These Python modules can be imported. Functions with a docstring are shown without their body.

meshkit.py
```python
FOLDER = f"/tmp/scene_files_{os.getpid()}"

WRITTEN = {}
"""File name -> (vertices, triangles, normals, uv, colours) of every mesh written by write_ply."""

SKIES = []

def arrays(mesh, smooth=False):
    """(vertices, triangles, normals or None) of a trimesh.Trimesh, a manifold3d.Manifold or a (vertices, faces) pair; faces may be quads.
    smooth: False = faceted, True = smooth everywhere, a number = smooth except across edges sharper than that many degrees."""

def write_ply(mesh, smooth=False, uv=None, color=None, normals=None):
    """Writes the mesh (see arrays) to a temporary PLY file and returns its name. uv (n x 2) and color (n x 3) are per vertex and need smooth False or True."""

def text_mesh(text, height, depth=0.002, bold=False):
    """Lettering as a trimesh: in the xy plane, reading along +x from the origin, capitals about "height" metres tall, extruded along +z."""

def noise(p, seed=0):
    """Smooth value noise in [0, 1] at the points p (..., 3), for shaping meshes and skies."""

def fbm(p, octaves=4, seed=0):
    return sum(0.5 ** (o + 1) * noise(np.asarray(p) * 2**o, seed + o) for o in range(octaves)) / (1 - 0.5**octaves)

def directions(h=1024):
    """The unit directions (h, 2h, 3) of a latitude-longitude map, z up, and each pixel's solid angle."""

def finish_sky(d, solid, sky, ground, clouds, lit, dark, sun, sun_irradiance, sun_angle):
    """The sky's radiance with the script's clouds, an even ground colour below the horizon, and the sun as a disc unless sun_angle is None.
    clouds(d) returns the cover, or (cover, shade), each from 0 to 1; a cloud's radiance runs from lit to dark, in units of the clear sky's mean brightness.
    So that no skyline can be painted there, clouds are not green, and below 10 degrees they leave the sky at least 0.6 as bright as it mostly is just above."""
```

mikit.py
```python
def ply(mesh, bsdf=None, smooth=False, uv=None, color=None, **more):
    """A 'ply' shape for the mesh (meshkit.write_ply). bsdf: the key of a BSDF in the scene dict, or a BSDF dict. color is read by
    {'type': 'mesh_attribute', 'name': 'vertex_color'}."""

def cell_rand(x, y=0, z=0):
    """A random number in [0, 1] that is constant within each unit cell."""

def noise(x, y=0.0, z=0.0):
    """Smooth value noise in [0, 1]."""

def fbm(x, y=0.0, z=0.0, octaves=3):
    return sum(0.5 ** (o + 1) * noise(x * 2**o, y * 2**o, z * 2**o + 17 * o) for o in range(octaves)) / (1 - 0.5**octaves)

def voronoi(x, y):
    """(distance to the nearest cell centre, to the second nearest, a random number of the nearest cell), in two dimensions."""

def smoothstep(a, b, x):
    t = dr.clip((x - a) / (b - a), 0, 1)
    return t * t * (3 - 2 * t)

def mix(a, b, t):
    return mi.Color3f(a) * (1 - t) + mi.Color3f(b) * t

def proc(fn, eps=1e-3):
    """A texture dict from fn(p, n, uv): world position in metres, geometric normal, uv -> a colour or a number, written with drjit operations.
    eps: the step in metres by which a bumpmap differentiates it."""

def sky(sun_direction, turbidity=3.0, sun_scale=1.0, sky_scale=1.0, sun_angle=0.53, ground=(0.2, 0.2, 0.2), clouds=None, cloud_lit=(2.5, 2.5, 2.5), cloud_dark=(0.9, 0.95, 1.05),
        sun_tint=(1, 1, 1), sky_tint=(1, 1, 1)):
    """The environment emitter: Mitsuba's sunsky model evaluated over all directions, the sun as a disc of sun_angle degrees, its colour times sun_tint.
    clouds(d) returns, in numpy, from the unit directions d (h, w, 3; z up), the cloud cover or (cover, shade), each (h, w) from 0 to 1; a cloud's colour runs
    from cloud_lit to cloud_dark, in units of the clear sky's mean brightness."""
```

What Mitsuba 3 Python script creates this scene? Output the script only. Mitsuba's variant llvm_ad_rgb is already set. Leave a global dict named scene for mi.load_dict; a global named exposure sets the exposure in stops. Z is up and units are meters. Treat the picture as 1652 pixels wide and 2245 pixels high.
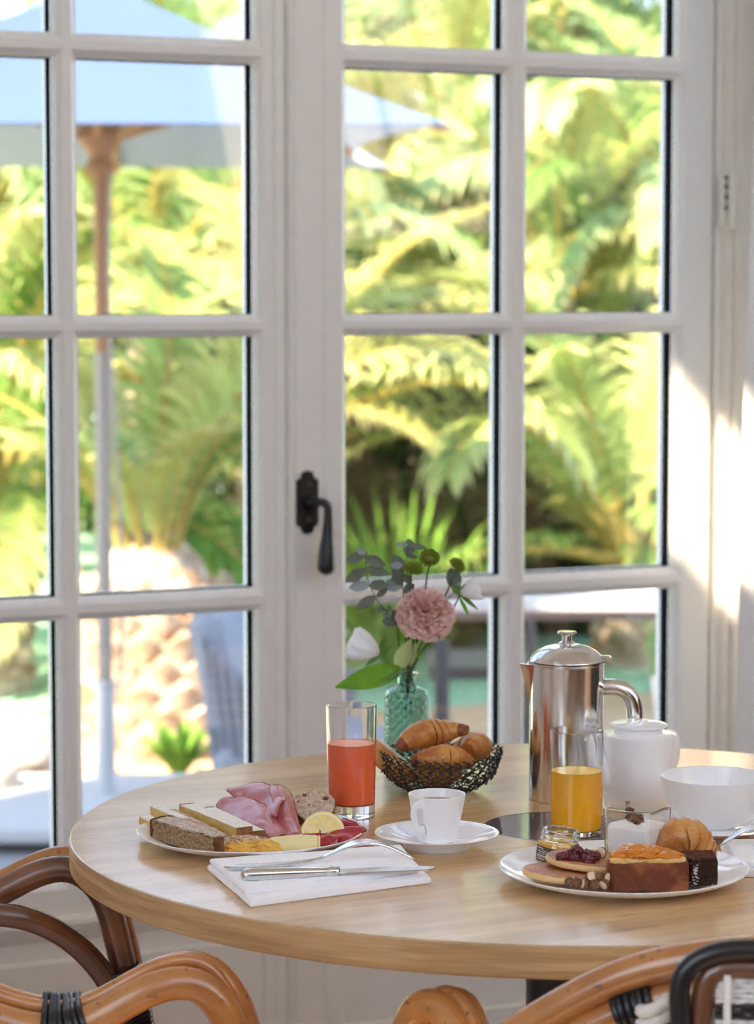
import math, random
import numpy as np
import trimesh
import manifold3d as m3
import drjit as dr
import mitsuba as mi
import mikit, meshkit
from mikit import proc, noise, fbm, voronoi, cell_rand, smoothstep, mix
from shapely.geometry import Polygon, Point, box as sbox

T = mi.ScalarTransform4f
scene, labels = {}, {}
PI = math.pi

# ---------------------------------------------------------------- camera, sky, sun, exposure
EYE = np.array([0.0, 0.0, 1.3367])
PITCH = 0.08456
scene['camera'] = {'type': 'thinlens', 'fov': 15.884, 'fov_axis': 'x', 'aperture_radius': 0.0068, 'focus_distance': 2.80,
    'near_clip': 0.05, 'far_clip': 500.0,
    'to_world': T().look_at(origin=EYE.tolist(), target=[0, math.cos(PITCH), EYE[2] - math.sin(PITCH)], up=[0, 0, 1])}
# the window wall: u runs along it to the right, v points out into the garden
TH = 0.4263
DU, DN = np.array([math.cos(TH), math.sin(TH)]), np.array([-math.sin(TH), math.cos(TH)])
P0 = np.array([-0.093, 4.2])
SUN_EL = math.radians(42)
_su = -0.89 * DU - 0.456 * DN
SUN = np.array([_su[0] * math.cos(SUN_EL), _su[1] * math.cos(SUN_EL), math.sin(SUN_EL)])
scene['sky'] = mikit.sky(SUN.tolist(), turbidity=3.0, sun_scale=1.2, sky_scale=1.6, ground=(0.25, 0.23, 0.2),
    clouds=lambda d: 0.55 * np.clip((meshkit.fbm(d * 3.0, 4, 5) - 0.38) * 3.0, 0, 1), cloud_lit=(2.2, 2.2, 2.2), cloud_dark=(1.4, 1.45, 1.55))
exposure = 3.48

# ---------------------------------------------------------------- helpers
def W(u, v, z):
    p = P0 + u * DU + v * DN
    return np.array([p[0], p[1], z])

MW = np.eye(4); MW[:2, 0] = DU; MW[:2, 1] = DN; MW[:2, 3] = P0

def V(mesh):
    if hasattr(mesh, 'to_mesh'):
        m = mesh.to_mesh()
        return np.asarray(m.vert_properties[:, :3], float), np.asarray(m.tri_verts, int)
    if isinstance(mesh, tuple):
        v, f = np.asarray(mesh[0], float), np.asarray(mesh[1], int)
        if f.shape[1] == 4:
            f = np.vstack([f[:, [0, 1, 2]], f[:, [0, 2, 3]]])
        return v, f
    return np.asarray(mesh.vertices, float), np.asarray(mesh.faces, int)

def join(*ms):
    vs, fs, k = [], [], 0
    for m in ms:
        v, f = V(m)
        vs.append(v); fs.append(f + k); k += len(v)
    return np.vstack(vs), np.vstack(fs)

def xf(mesh, M):
    v, f = V(mesh)
    M = np.asarray(M, float)
    v = v @ M[:3, :3].T + M[:3, 3]
    if np.linalg.det(M[:3, :3]) < 0:
        f = f[:, ::-1]
    return v, f

def mat4(loc=(0, 0, 0), rz=0.0, rx=0.0, ry=0.0, s=1.0):
    cz, sz, cx, sx, cy, sy = math.cos(rz), math.sin(rz), math.cos(rx), math.sin(rx), math.cos(ry), math.sin(ry)
    Rz = np.array([[cz, -sz, 0], [sz, cz, 0], [0, 0, 1]]); Rx = np.array([[1, 0, 0], [0, cx, -sx], [0, sx, cx]])
    Ry = np.array([[cy, 0, sy], [0, 1, 0], [-sy, 0, cy]])
    M = np.eye(4); M[:3, :3] = Rz @ Ry @ Rx @ np.diag(np.broadcast_to(s, 3)); M[:3, 3] = loc
    return M

def mv(mesh, loc=(0, 0, 0), **k):
    return xf(mesh, mat4(loc, **k))

def uniq(name):
    if name not in scene and name not in labels and not any(k.startswith(name + '__') for k in scene):
        return name
    i = 1
    while f'{name}_{i:03d}' in scene or f'{name}_{i:03d}' in labels:
        i += 1
    return f'{name}_{i:03d}'

def tag(key, label=None, cat=None, group=None, kind=None):
    d = labels.setdefault(key, {})
    for a, b in (('label', label), ('category', cat), ('group', group), ('kind', kind)):
        if b:
            d[a] = b
    return key

def thing(name, label, cat, group=None):
    return tag(uniq(name), label, cat, group)

def struct(name, label=None):
    return tag(name, label, None, None, 'structure')

def add(name, mesh, bsdf, parent=None, smooth=35, label=None, cat=None, group=None, kind=None, to=None, **k):
    """One entry of the scene: a thing, or a part when parent is given."""
    key = uniq(parent + '__' + name if parent else name)
    d = dict(mesh) if isinstance(mesh, dict) else mikit.ply(V(mesh), bsdf, smooth=smooth, **k)
    if isinstance(mesh, dict) and bsdf:
        d['bsdf'] = {'type': 'ref', 'id': bsdf}
    if to is not None:
        d['to_world'] = T(np.asarray(to, float))
    scene[key] = d
    if label or cat or group or kind:
        tag(key, label, cat, group, kind)
    return key

def frames(path, closed=False):
    p = np.asarray(path, float); n = len(p)
    t = np.roll(p, -1, 0) - np.roll(p, 1, 0) if closed else np.gradient(p, axis=0)
    t /= np.linalg.norm(t, axis=1, keepdims=True) + 1e-12
    a = np.array([0, 0, 1.0]) if abs(t[0, 2]) < 0.9 else np.array([1.0, 0, 0])
    x = np.cross(a, t[0]); x /= np.linalg.norm(x)
    X = [x]
    for i in range(1, n):
        x = X[-1] - t[i] * (X[-1] @ t[i]); X.append(x / (np.linalg.norm(x) + 1e-12))
    X = np.array(X)
    return p, t, X, np.cross(t, X)

def tube(path, r, n=12, closed=False, cap=True, flat=1.0):
    p, t, X, Y = frames(path, closed)
    r = np.broadcast_to(r, len(p)).astype(float)
    a = np.arange(n) * 2 * PI / n
    v = (p[:, None] + r[:, None, None] * (np.cos(a)[None, :, None] * X[:, None] + flat * np.sin(a)[None, :, None] * Y[:, None])).reshape(-1, 3)
    m = len(p); i, j = np.meshgrid(np.arange(m if closed else m - 1), np.arange(n), indexing='ij')
    i2, j2 = (i + 1) % m, (j + 1) % n
    f = np.stack([i * n + j, i * n + j2, i2 * n + j2, i2 * n + j], -1).reshape(-1, 4)
    f = np.vstack([f[:, [0, 1, 2]], f[:, [0, 2, 3]]])
    if cap and not closed:
        v = np.vstack([v, p[:1], p[-1:]]); k = np.arange(n)
        f = np.vstack([f, np.stack([k * 0 + m * n, (k + 1) % n, k], 1), np.stack([k * 0 + m * n + 1, (m - 1) * n + k, (m - 1) * n + (k + 1) % n], 1)])
    return v, f

def spline(pts, n=40, closed=False):
    from scipy.interpolate import CubicSpline
    p = np.asarray(pts, float)
    if closed:
        p = np.vstack([p, p[:1]])
    t = np.concatenate([[0], np.cumsum(np.linalg.norm(np.diff(p, axis=0), axis=1))])
    c = CubicSpline(t, p, bc_type='periodic' if closed else 'not-a-knot')
    return c(np.linspace(0, t[-1], n, endpoint=not closed))

def lathe(prof, n=64, loc=(0, 0, 0)):
    """Revolves (r, z) points, first to last, about z; with the outside on the right of the way up. Ends at r = 0 are closed."""
    prof = [(max(r, 0), z) for r, z in prof]
    a = np.arange(n) * 2 * PI / n
    vs, idx, k = [], [], 0
    for r, z in prof:
        if r < 1e-7:
            vs.append([[0, 0, z]]); idx.append((k, 1)); k += 1
        else:
            vs.append(np.stack([r * np.cos(a), r * np.sin(a), a * 0 + z], 1)); idx.append((k, n)); k += n
    f = []; j = np.arange(n); j2 = (j + 1) % n
    for (a0, na), (b0, nb) in zip(idx, idx[1:]):
        if na == 1 and nb == 1:
            continue
        if na == 1:
            f.append(np.stack([j * 0 + a0, b0 + j2, b0 + j], 1))
        elif nb == 1:
            f.append(np.stack([a0 + j, a0 + j2, j * 0 + b0], 1))
        else:
            f.append(np.stack([a0 + j, a0 + j2, b0 + j2], 1)); f.append(np.stack([a0 + j, b0 + j2, b0 + j], 1))
    return np.vstack([np.asarray(x, float) for x in vs]) + np.asarray(loc, float), np.vstack(f)

def hull(pts):
    h = trimesh.convex.convex_hull(np.asarray(pts, float))
    return V(h)

def cbox(x0, x1, y0, y1, z0, z1, c=0.002):
    """A box with chamfered edges."""
    if c <= 0:
        c = 1e-6
    P = []
    for sx in (0, 1):
        for sy in (0, 1):
            for sz in (0, 1):
                x, y, z = (x0, x1)[sx], (y0, y1)[sy], (z0, z1)[sz]
                dx, dy, dz = c * (1 - 2 * sx), c * (1 - 2 * sy), c * (1 - 2 * sz)
                P += [(x + dx, y + dy, z), (x + dx, y, z + dz), (x, y + dy, z + dz)]
    return hull(P)

def prism(poly, depth, z0=0.0):
    """shapely polygon or points in xy, extruded along z from z0."""
    if not hasattr(poly, 'exterior'):
        poly = Polygon(poly)
    m = trimesh.creation.extrude_polygon(poly, depth, engine='earcut')
    v, f = V(m)
    return v + [0, 0, z0], f

def bevelled(poly, depth, c=0.002, z0=0.0, k=2):
    """Extruded outline with rounded upper and lower edges, from offset layers."""
    c = min(c, depth * 0.45)
    m, cs = None, m3.CrossSection([np.asarray(poly, float)])
    if cs.area() == 0:
        cs = m3.CrossSection([np.asarray(poly, float)[::-1]])
    for i in range(k + 1):
        a = (PI / 2) * i / k
        sec = cs.offset(-c * (1 - math.sin(a)), m3.JoinType.Round)
        if sec.area() < 1e-9:
            continue
        lay = sec.extrude(depth - 2 * c * (1 - math.cos(a))).translate([0, 0, z0 + c * (1 - math.cos(a))])
        m = lay if m is None else m + lay
    return V(m)

def sweep_profile(prof, a, b, up=(0, 0, 1), side=None):
    """Closed 2-D profile (s, t) carried from a to b: s along side, t along up."""
    a, b, up = np.asarray(a, float), np.asarray(b, float), np.asarray(up, float)
    d = (b - a) / np.linalg.norm(b - a)
    side = np.cross(d, up) if side is None else np.asarray(side, float)
    q = np.array([s * side + t * up for s, t in prof])
    n = len(q)
    v = np.vstack([a + q, b + q])
    k = np.arange(n); k2 = (k + 1) % n
    f = np.vstack([np.stack([k, k2, k2 + n], 1), np.stack([k, k2 + n, k + n], 1)])
    from mapbox_earcut import triangulate_float64
    tri = np.asarray(triangulate_float64(np.asarray(prof, float), np.array([n], np.uint32))).reshape(-1, 3).astype(int)
    f = np.vstack([f, tri[:, ::-1], tri + n])
    vol = np.einsum('ij,ij->i', v[f[:, 0]], np.cross(v[f[:, 1]], v[f[:, 2]])).sum()
    return v, (f if vol > 0 else f[:, ::-1])

def sheet(grid, th, closed_u=False):
    """A solid of thickness th about a grid (m, n, 3) of points."""
    g = np.asarray(grid, float); m, n = g.shape[:2]
    du = np.gradient(g, axis=0); dv = np.gradient(g, axis=1)
    nn = np.cross(du, dv); nn /= np.linalg.norm(nn, axis=2, keepdims=True) + 1e-12
    th = np.broadcast_to(th, (m, n))[..., None]
    v = np.vstack([(g + nn * th / 2).reshape(-1, 3), (g - nn * th / 2).reshape(-1, 3)])
    i, j = np.meshgrid(np.arange(m - 1), np.arange(n - 1), indexing='ij')
    q = np.stack([i * n + j, (i + 1) * n + j, (i + 1) * n + j + 1, i * n + j + 1], -1).reshape(-1, 4)
    K = m * n
    f = [q, q[:, ::-1] + K]
    def rim(a):
        a = np.asarray(a); f.append(np.stack([a[:-1], a[1:], a[1:] + K, a[:-1] + K], 1)[:, ::-1])
    rim(np.arange(n)[::-1]); rim((m - 1) * n + np.arange(n)); rim(np.arange(m) * n); rim((np.arange(m) * n + n - 1)[::-1])
    f = np.vstack(f)
    f = np.vstack([f[:, [0, 1, 2]], f[:, [0, 2, 3]]])
    return v, f

def blob(r, loc=(0, 0, 0), amp=0.1, freq=3.0, seed=0, sub=3, rz=0.0, octaves=3):
    m = trimesh.creation.icosphere(subdivisions=sub)
    v = np.asarray(m.vertices)
    k = 1 + amp * 2 * (meshkit.fbm(v * freq + seed * 7.31 + 50, octaves, seed) - 0.5)
    return mv((v * k[:, None] * np.broadcast_to(r, 3), np.asarray(m.faces)), loc, rz=rz)

def rough(mesh, amp, freq, seed=0, octaves=3):
    """Pushes the vertices along their normals by noise."""
    v, f = V(mesh)
    t = trimesh.Trimesh(v, f, process=False)
    return v + np.asarray(t.vertex_normals) * (amp * 2 * (meshkit.fbm(v * freq + 50, octaves, seed) - 0.5))[:, None], f

def fine(mesh, edge):
    v, f = V(mesh)
    t = trimesh.Trimesh(v, f, process=True); t.merge_vertices(digits_vertex=7)
    m = m3.Manifold(m3.Mesh(np.asarray(t.vertices, np.float32), np.asarray(t.faces, np.uint32)))
    if m.num_tri() == 0:
        v, f = trimesh.remesh.subdivide_to_size(t.vertices, t.faces, edge, max_iter=12)
        t = trimesh.Trimesh(v, f, process=True); t.merge_vertices()
        return np.asarray(t.vertices), np.asarray(t.faces)
    return V(m.simplify(2e-5).refine_to_length(edge))

# ---------------------------------------------------------------- materials
def rgb(*c):
    return {'type': 'rgb', 'value': list(c)}

def princ(name, color, rough=0.5, spec=0.5, two=False, **k):
    d = {'type': 'principled', 'base_color': rgb(*color) if isinstance(color, tuple) else color, 'roughness': rough, 'specular': spec}
    for a, b in k.items():
        d[a] = b
    scene[name] = {'type': 'twosided', 'bsdf': d} if two else d
    return name

def bump(name, inner, fn, scale, eps=5e-4):
    scene[name] = {'type': 'bumpmap', 'arbitrary': proc(fn, eps), 'scale': scale, 'bsdf': inner}
    return name

def F(x):
    return mi.Float(x)

def wood_fn(p, n, uv):
    a, b = 0.883, 0.469
    x = p.x * a + p.y * b; y = -p.x * b + p.y * a; z = p.z
    w = fbm(x * 3.0, y * 26.0, z * 26.0, 3)
    g = noise(x * 14.0, y * 420.0, z * 420.0)
    pore = smoothstep(0.72, 0.95, noise(x * 30.0, y * 900.0, z * 900.0 + 9))
    c = mix((0.58, 0.385, 0.185), (0.46, 0.285, 0.12), smoothstep(0.3, 0.7, w))
    c = c * (0.9 + 0.18 * g)
    return c * (1 - 0.28 * pore)

princ('oak_top', proc(wood_fn), 0.21, 1.0, clearcoat=1.0, clearcoat_gloss=0.9)
def edge_fn(p, n, uv):
    a = dr.atan2(p.y - 2.886, p.x - 0.2)
    w = fbm(a * 5.0, p.z * 130.0, 3.0, 3)
    g = noise(a * 16.0, p.z * 1300.0, 5.0)
    return mix((0.55, 0.345, 0.165), (0.42, 0.245, 0.105), smoothstep(0.3, 0.7, w)) * (0.85 + 0.28 * g)
princ('oak_edge', proc(edge_fn), 0.35, 0.4)

princ('paint_white', (0.80, 0.78, 0.735), 0.32, 0.5)
princ('paint_outer', (0.80, 0.80, 0.80), 0.4, 0.5)
princ('plaster', (0.83, 0.81, 0.78), 0.8, 0.2)
princ('floor_wood', (0.20, 0.14, 0.10), 0.35, 0.4)
princ('wall_brown', (0.10, 0.075, 0.06), 0.5, 0.3)
scene['spacer_black'] = {'type': 'diffuse', 'reflectance': rgb(0.010, 0.011, 0.015)}
princ('iron_black', (0.012, 0.011, 0.011), 0.33, 0.5)
princ('screw_dark', (0.06, 0.045, 0.03), 0.4, 0.5)
scene['pane_glass'] = {'type': 'thindielectric', 'int_ior': 1.5}
scene['glass'] = {'type': 'dielectric', 'int_ior': 1.5}
princ('porcelain', (0.86, 0.86, 0.865), 0.09, 0.55)
scene['chrome'] = {'type': 'roughconductor', 'material': 'none', 'alpha': 0.03, 'specular_reflectance': rgb(0.80, 0.79, 0.78)}
scene['steel'] = {'type': 'roughconductor', 'material': 'none', 'alpha': 0.08, 'specular_reflectance': rgb(0.78, 0.77, 0.76)}
princ('disc_smoke', (0.10, 0.085, 0.085), 0.06, 0.9)
princ('linen', (0.86, 0.86, 0.89), 0.85, 0.2, sheen=0.4)
princ('curtain_cloth', (0.84, 0.83, 0.82), 0.9, 0.1, two=True)

# ---------------------------------------------------------------- the room
def wbox(u0, u1, v0, v1, z0, z1, c=0.0):
    return xf(cbox(u0, u1, v0, v1, z0, z1, c), MW)

UL, UR, VB, CZ, VR = -2.15, 2.3, -6.6, 4.4, -5.4
add('floor', wbox(UL, UR, VB, 0.12, -0.12, 0.0), 'floor_wood', smooth=False, label='dark brown wooden floor', kind='structure')
add('ceiling', wbox(UL - 0.12, UR + 0.12, VR, 0.3, CZ, CZ + 0.12), 'plaster', smooth=False, label='white ceiling above the table', kind='structure')
struct('wall_back', 'cream wall around the French window')
add('masonry', join(wbox(UL, -0.86, -0.02, 0.28, -0.4, CZ), wbox(0.775, UR, 0.02, 0.28, -0.4, CZ), wbox(-0.86, 0.775, 0.0, 0.28, 2.32, CZ),
    wbox(-0.86, 0.775, 0.02, 0.28, -0.5, 0.0)), 'plaster', 'wall_back', smooth=False)
struct('wall_left', 'white side wall with a high window opening')
_o = (-1.85, -1.428, 3.72, 4.13)
_w = (-3.60, -2.25, 0.95, 2.10)
add('masonry', join(wbox(UL - 0.12, UL, VR, _w[0], 0, CZ), wbox(UL - 0.12, UL, _w[1], _o[0], 0, CZ), wbox(UL - 0.12, UL, _w[0], _w[1], 0, _w[2]), wbox(UL - 0.12, UL, _w[0], _w[1], _w[3], CZ), wbox(UL - 0.12, UL, _o[1], 0.3, 0, CZ), wbox(UL - 0.12, UL, _o[0], _o[1], 0, _o[2]), wbox(UL - 0.12, UL, _o[0], _o[1], _o[3], CZ),
    wbox(UL - 0.12, UL, VB, VR, 0, 0.9)), 'plaster', 'wall_left', smooth=False)
add('wall_right', wbox(UR, UR + 0.12, VB, 0.3, 0, CZ), 'plaster', smooth=False, label='white side wall', kind='structure')
add('wall_front', wbox(UL - 0.12, UR + 0.12, VB - 0.12, VB, 0, 2.5), 'wall_brown', smooth=False, label='dark panelled wall behind the camera', kind='structure')
struct('trim_4', 'dark wood panelling of the room behind the camera')
add('panelling', join(wbox(UR - 0.03, UR, VB, -1.2, 0, 1.5), wbox(UL, UR, VB, VB + 0.03, 0, 1.5)), 'wall_brown', 'trim_4', smooth=False)
# unseen roof strip and side left open, added for daylight fill: rafters and bars
struct('trim_1', 'white rafters of the open roof strip added out of view for daylight')
for k in range(6):
    u = UL + (UR - UL) * k / 5
    add('rafter', wbox(u - 0.03, u + 0.03, VB, VR, CZ - 0.1, CZ + 0.02), 'paint_white', 'trim_1', smooth=False)
for k in range(3):
    v = VB + (VR - VB) * (k + 0.5) / 3
    add('purlin', wbox(UL, UR, v - 0.02, v + 0.02, CZ - 0.06, CZ), 'paint_white', 'trim_1', smooth=False)
struct('trim_5', 'white glazing bars of the side window')
for v in (-3.60, -2.925, -2.25):
    add('bar', wbox(UL - 0.08, UL - 0.04, v - 0.025, v + 0.025, 0.95, 2.10), 'paint_white', 'trim_5', smooth=False)
for z in (0.95, 1.525, 2.10):
    add('bar', wbox(UL - 0.08, UL - 0.04, -3.60, -2.25, z - 0.025, z + 0.025), 'paint_white', 'trim_5', smooth=False)
struct('trim_2', 'white posts of the open side added out of view for daylight')
for k in range(5):
    v = VB + (VR - VB) * k / 4
    add('post', wbox(UL - 0.08, UL, v - 0.04, v + 0.04, 0.9, CZ), 'paint_white', 'trim_2', smooth=False)
for z in (1.6, 2.3):
    add('bar', wbox(UL - 0.06, UL - 0.02, VB, VR, z - 0.02, z + 0.02), 'paint_white', 'trim_2', smooth=False)

# ---------------------------------------------------------------- the French window
ZR = [(0.438, 0.832), (0.868, 1.255), (1.289, 1.668), (1.705, 2.09)]
LP = [(-0.707, -0.427), (-0.389, -0.109)]
RP = [(0.046, 0.319), (0.362, 0.633)]
F0 = -0.020                                                     # face of the sashes
OV = [(0.0, 0.0), (0.0, -0.004), (0.0030, -0.0055), (0.0042, -0.0110), (0.0095, -0.0165), (0.0115, -0.0200)]   # bead from glass (s=0) to the face

def bar_profile(w):
    L = [(s - w / 2, v) for s, v in OV]
    R = [(w / 2 - s, v) for s, v in OV][::-1]
    return L + R

def leaf(name, panes, ua, ub, label):
    struct(name, label)
    z0, z1 = 0.03, 2.17
    e = 0.0115
    # stiles with a bead on the pane side; rails; bottom panel
    def stile(a, b, bead_l, bead_r, nm='stile'):
        prof = []
        if bead_l:
            prof += [(a + s, v) for s, v in OV]
        else:
            prof += [(a, 0.0), (a, F0 + 0.003), (a + 0.003, F0)]
        if bead_r:
            prof += [(b - s, v) for s, v in OV][::-1]
        else:
            prof += [(b - 0.003, F0), (b, F0 + 0.003), (b, 0.0)]
        add(nm, xf(sweep_profile(prof, (0, 0, z0), (0, 0, z1), up=(0, 1, 0), side=(1, 0, 0)), MW), 'paint_white', name, smooth=28)
    stile(ua, panes[0][0], False, True); stile(panes[1][1], ub, True, False)
    def hbar(za, zb, bead_b, bead_t, nm, u0=None, u1=None):
        prof = [(za + s, v) for s, v in OV] if bead_b else [(za, 0.0), (za, F0)]
        prof += [(zb - s, v) for s, v in OV][::-1] if bead_t else [(zb, F0), (zb, 0.0)]
        add(nm, xf(sweep_profile(prof, (panes[0][0] - e if u0 is None else u0, 0, 0), (panes[1][1] + e if u1 is None else u1, 0, 0), up=(0, 1, 0), side=(0, 0, 1)), MW), 'paint_white', name, smooth=28)
    hbar(2.09, z1, True, False, 'rail', panes[0][0] - 0.06, panes[1][1] + 0.06)
    for (a, b), (c, d) in zip(ZR, ZR[1:]):
        hbar(b, c, True, True, 'muntin')
    add('muntin', xf(sweep_profile(bar_profile(panes[1][0] - panes[0][1]), ((panes[0][1] + panes[1][0]) / 2, 0.0005, 0.43), ((panes[0][1] + panes[1][0]) / 2, 0.0005, 2.1), up=(0, 1, 0), side=(1, 0, 0)), MW), 'paint_white', name, smooth=28)
    # lock rail with a projecting drip moulding and the fielded panel below
    hbar(0.385, 0.438, False, True, 'rail', panes[0][0] - 0.012, panes[1][1] + 0.012)
    pa, pb = panes[0][0] - 0.012, panes[1][1] + 0.012
    mould = [(0.386, 0.0), (0.386, -0.024), (0.381, -0.030), (0.374, -0.031), (0.366, -0.026), (0.358, -0.022), (0.350, -0.016), (0.345, -0.008), (0.345, 0.0)]
    add('moulding', xf(sweep_profile(mould, (pa, 0, 0), (pb, 0, 0), up=(0, 1, 0), side=(0, 0, 1)), MW), 'paint_white', name, smooth=28)
    add('panel', wbox(pa, pb, -0.008, 0.012, 0.16, 0.35, 0.001), 'paint_white', name, smooth=False)
    add('raised_panel', xf(cbox(pa + 0.0, pb - 0.0, -0.014, -0.004, 0.165, 0.318, 0.005), MW), 'paint_white', name, smooth=False)
    add('rail', wbox(panes[0][0] - 0.06, panes[1][1] + 0.06, F0, 0.0, 0.03, 0.165, 0.003), 'paint_white', name, smooth=False)
    # outer half of the bars, spacers between the two sheets, panes
    cols = [(ua, panes[0][0]), (panes[0][1], panes[1][0]), (panes[1][1], ub)]
    outer = [wbox(a, b, 0.0245, 0.041, z0, z1, 0.002) for a, b in cols]
    outer += [wbox(panes[0][0], panes[1][1], 0.025, 0.0405, b, c, 0.002) for (a, b), (c, d) in zip(ZR, ZR[1:])]
    outer += [wbox(ua, ub, 0.025, 0.0405, 0.03, 0.438, 0.002), wbox(ua, ub, 0.025, 0.0405, 2.09, z1, 0.002)]
    add('outer_frame', join(*outer), 'paint_outer', name, smooth=False)
    for a, b in panes:
        for c, d in ZR:
            pk = add('pane', xf((np.array([[a - .004, .010, c - .004], [b + .004, .010, c - .004], [b + .004, .010, d + .004], [a - .004, .010, d + .004]]), np.array([[0, 1, 2, 3]])), MW), 'pane_glass', name, smooth=False)
            q = [wbox(a - .008, a + .0005, 0.002, 0.0240, c - .006, d + .006), wbox(b - .0005, b + .008, 0.002, 0.0240, c - .006, d + .006), wbox(a, b, 0.002, 0.0240, c - .008, c + .0005), wbox(a, b, 0.002, 0.0240, d - .0005, d + .008)]
            add('spacer', join(*q), 'spacer_black', name, smooth=False)

leaf('window_1', LP, -0.790, -0.060, 'left leaf of the white French window, two columns of panes')
leaf('window_2', RP, -0.048, 0.700, 'right leaf of the white French window with the black handle')
# astragal over the meeting stiles
add('astragal', xf(sweep_profile([(-0.0605, F0), (-0.0605, F0 - 0.006), (-0.0575, F0 - 0.0115), (-0.0520, F0 - 0.012), (-0.0490, F0 - 0.006), (-0.0475, F0)], (0, 0, 0.03), (0, 0, 2.17), up=(0, 1, 0), side=(1, 0, 0)), MW), 'paint_white', 'window_2', smooth=25)
add('stile_bead', xf(sweep_profile([(0.0015, F0 + .001), (0.0022, F0 - 0.0022), (0.0045, F0 - 0.003), (0.0052, F0 + .001)], (0, 0, 0.03), (0, 0, 2.17), up=(0, 1, 0), side=(1, 0, 0)), MW), 'paint_white', 'window_2', smooth=25)
add('stile_bead', xf(sweep_profile([(-0.081, F0 + .001), (-0.0805, F0 - 0.0035), (-0.0765, F0 - 0.0045), (-0.074, F0 + .001)], (0, 0, 0.03), (0, 0, 2.17), up=(0, 1, 0), side=(1, 0, 0)), MW), 'paint_white', 'window_1', smooth=25)
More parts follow.
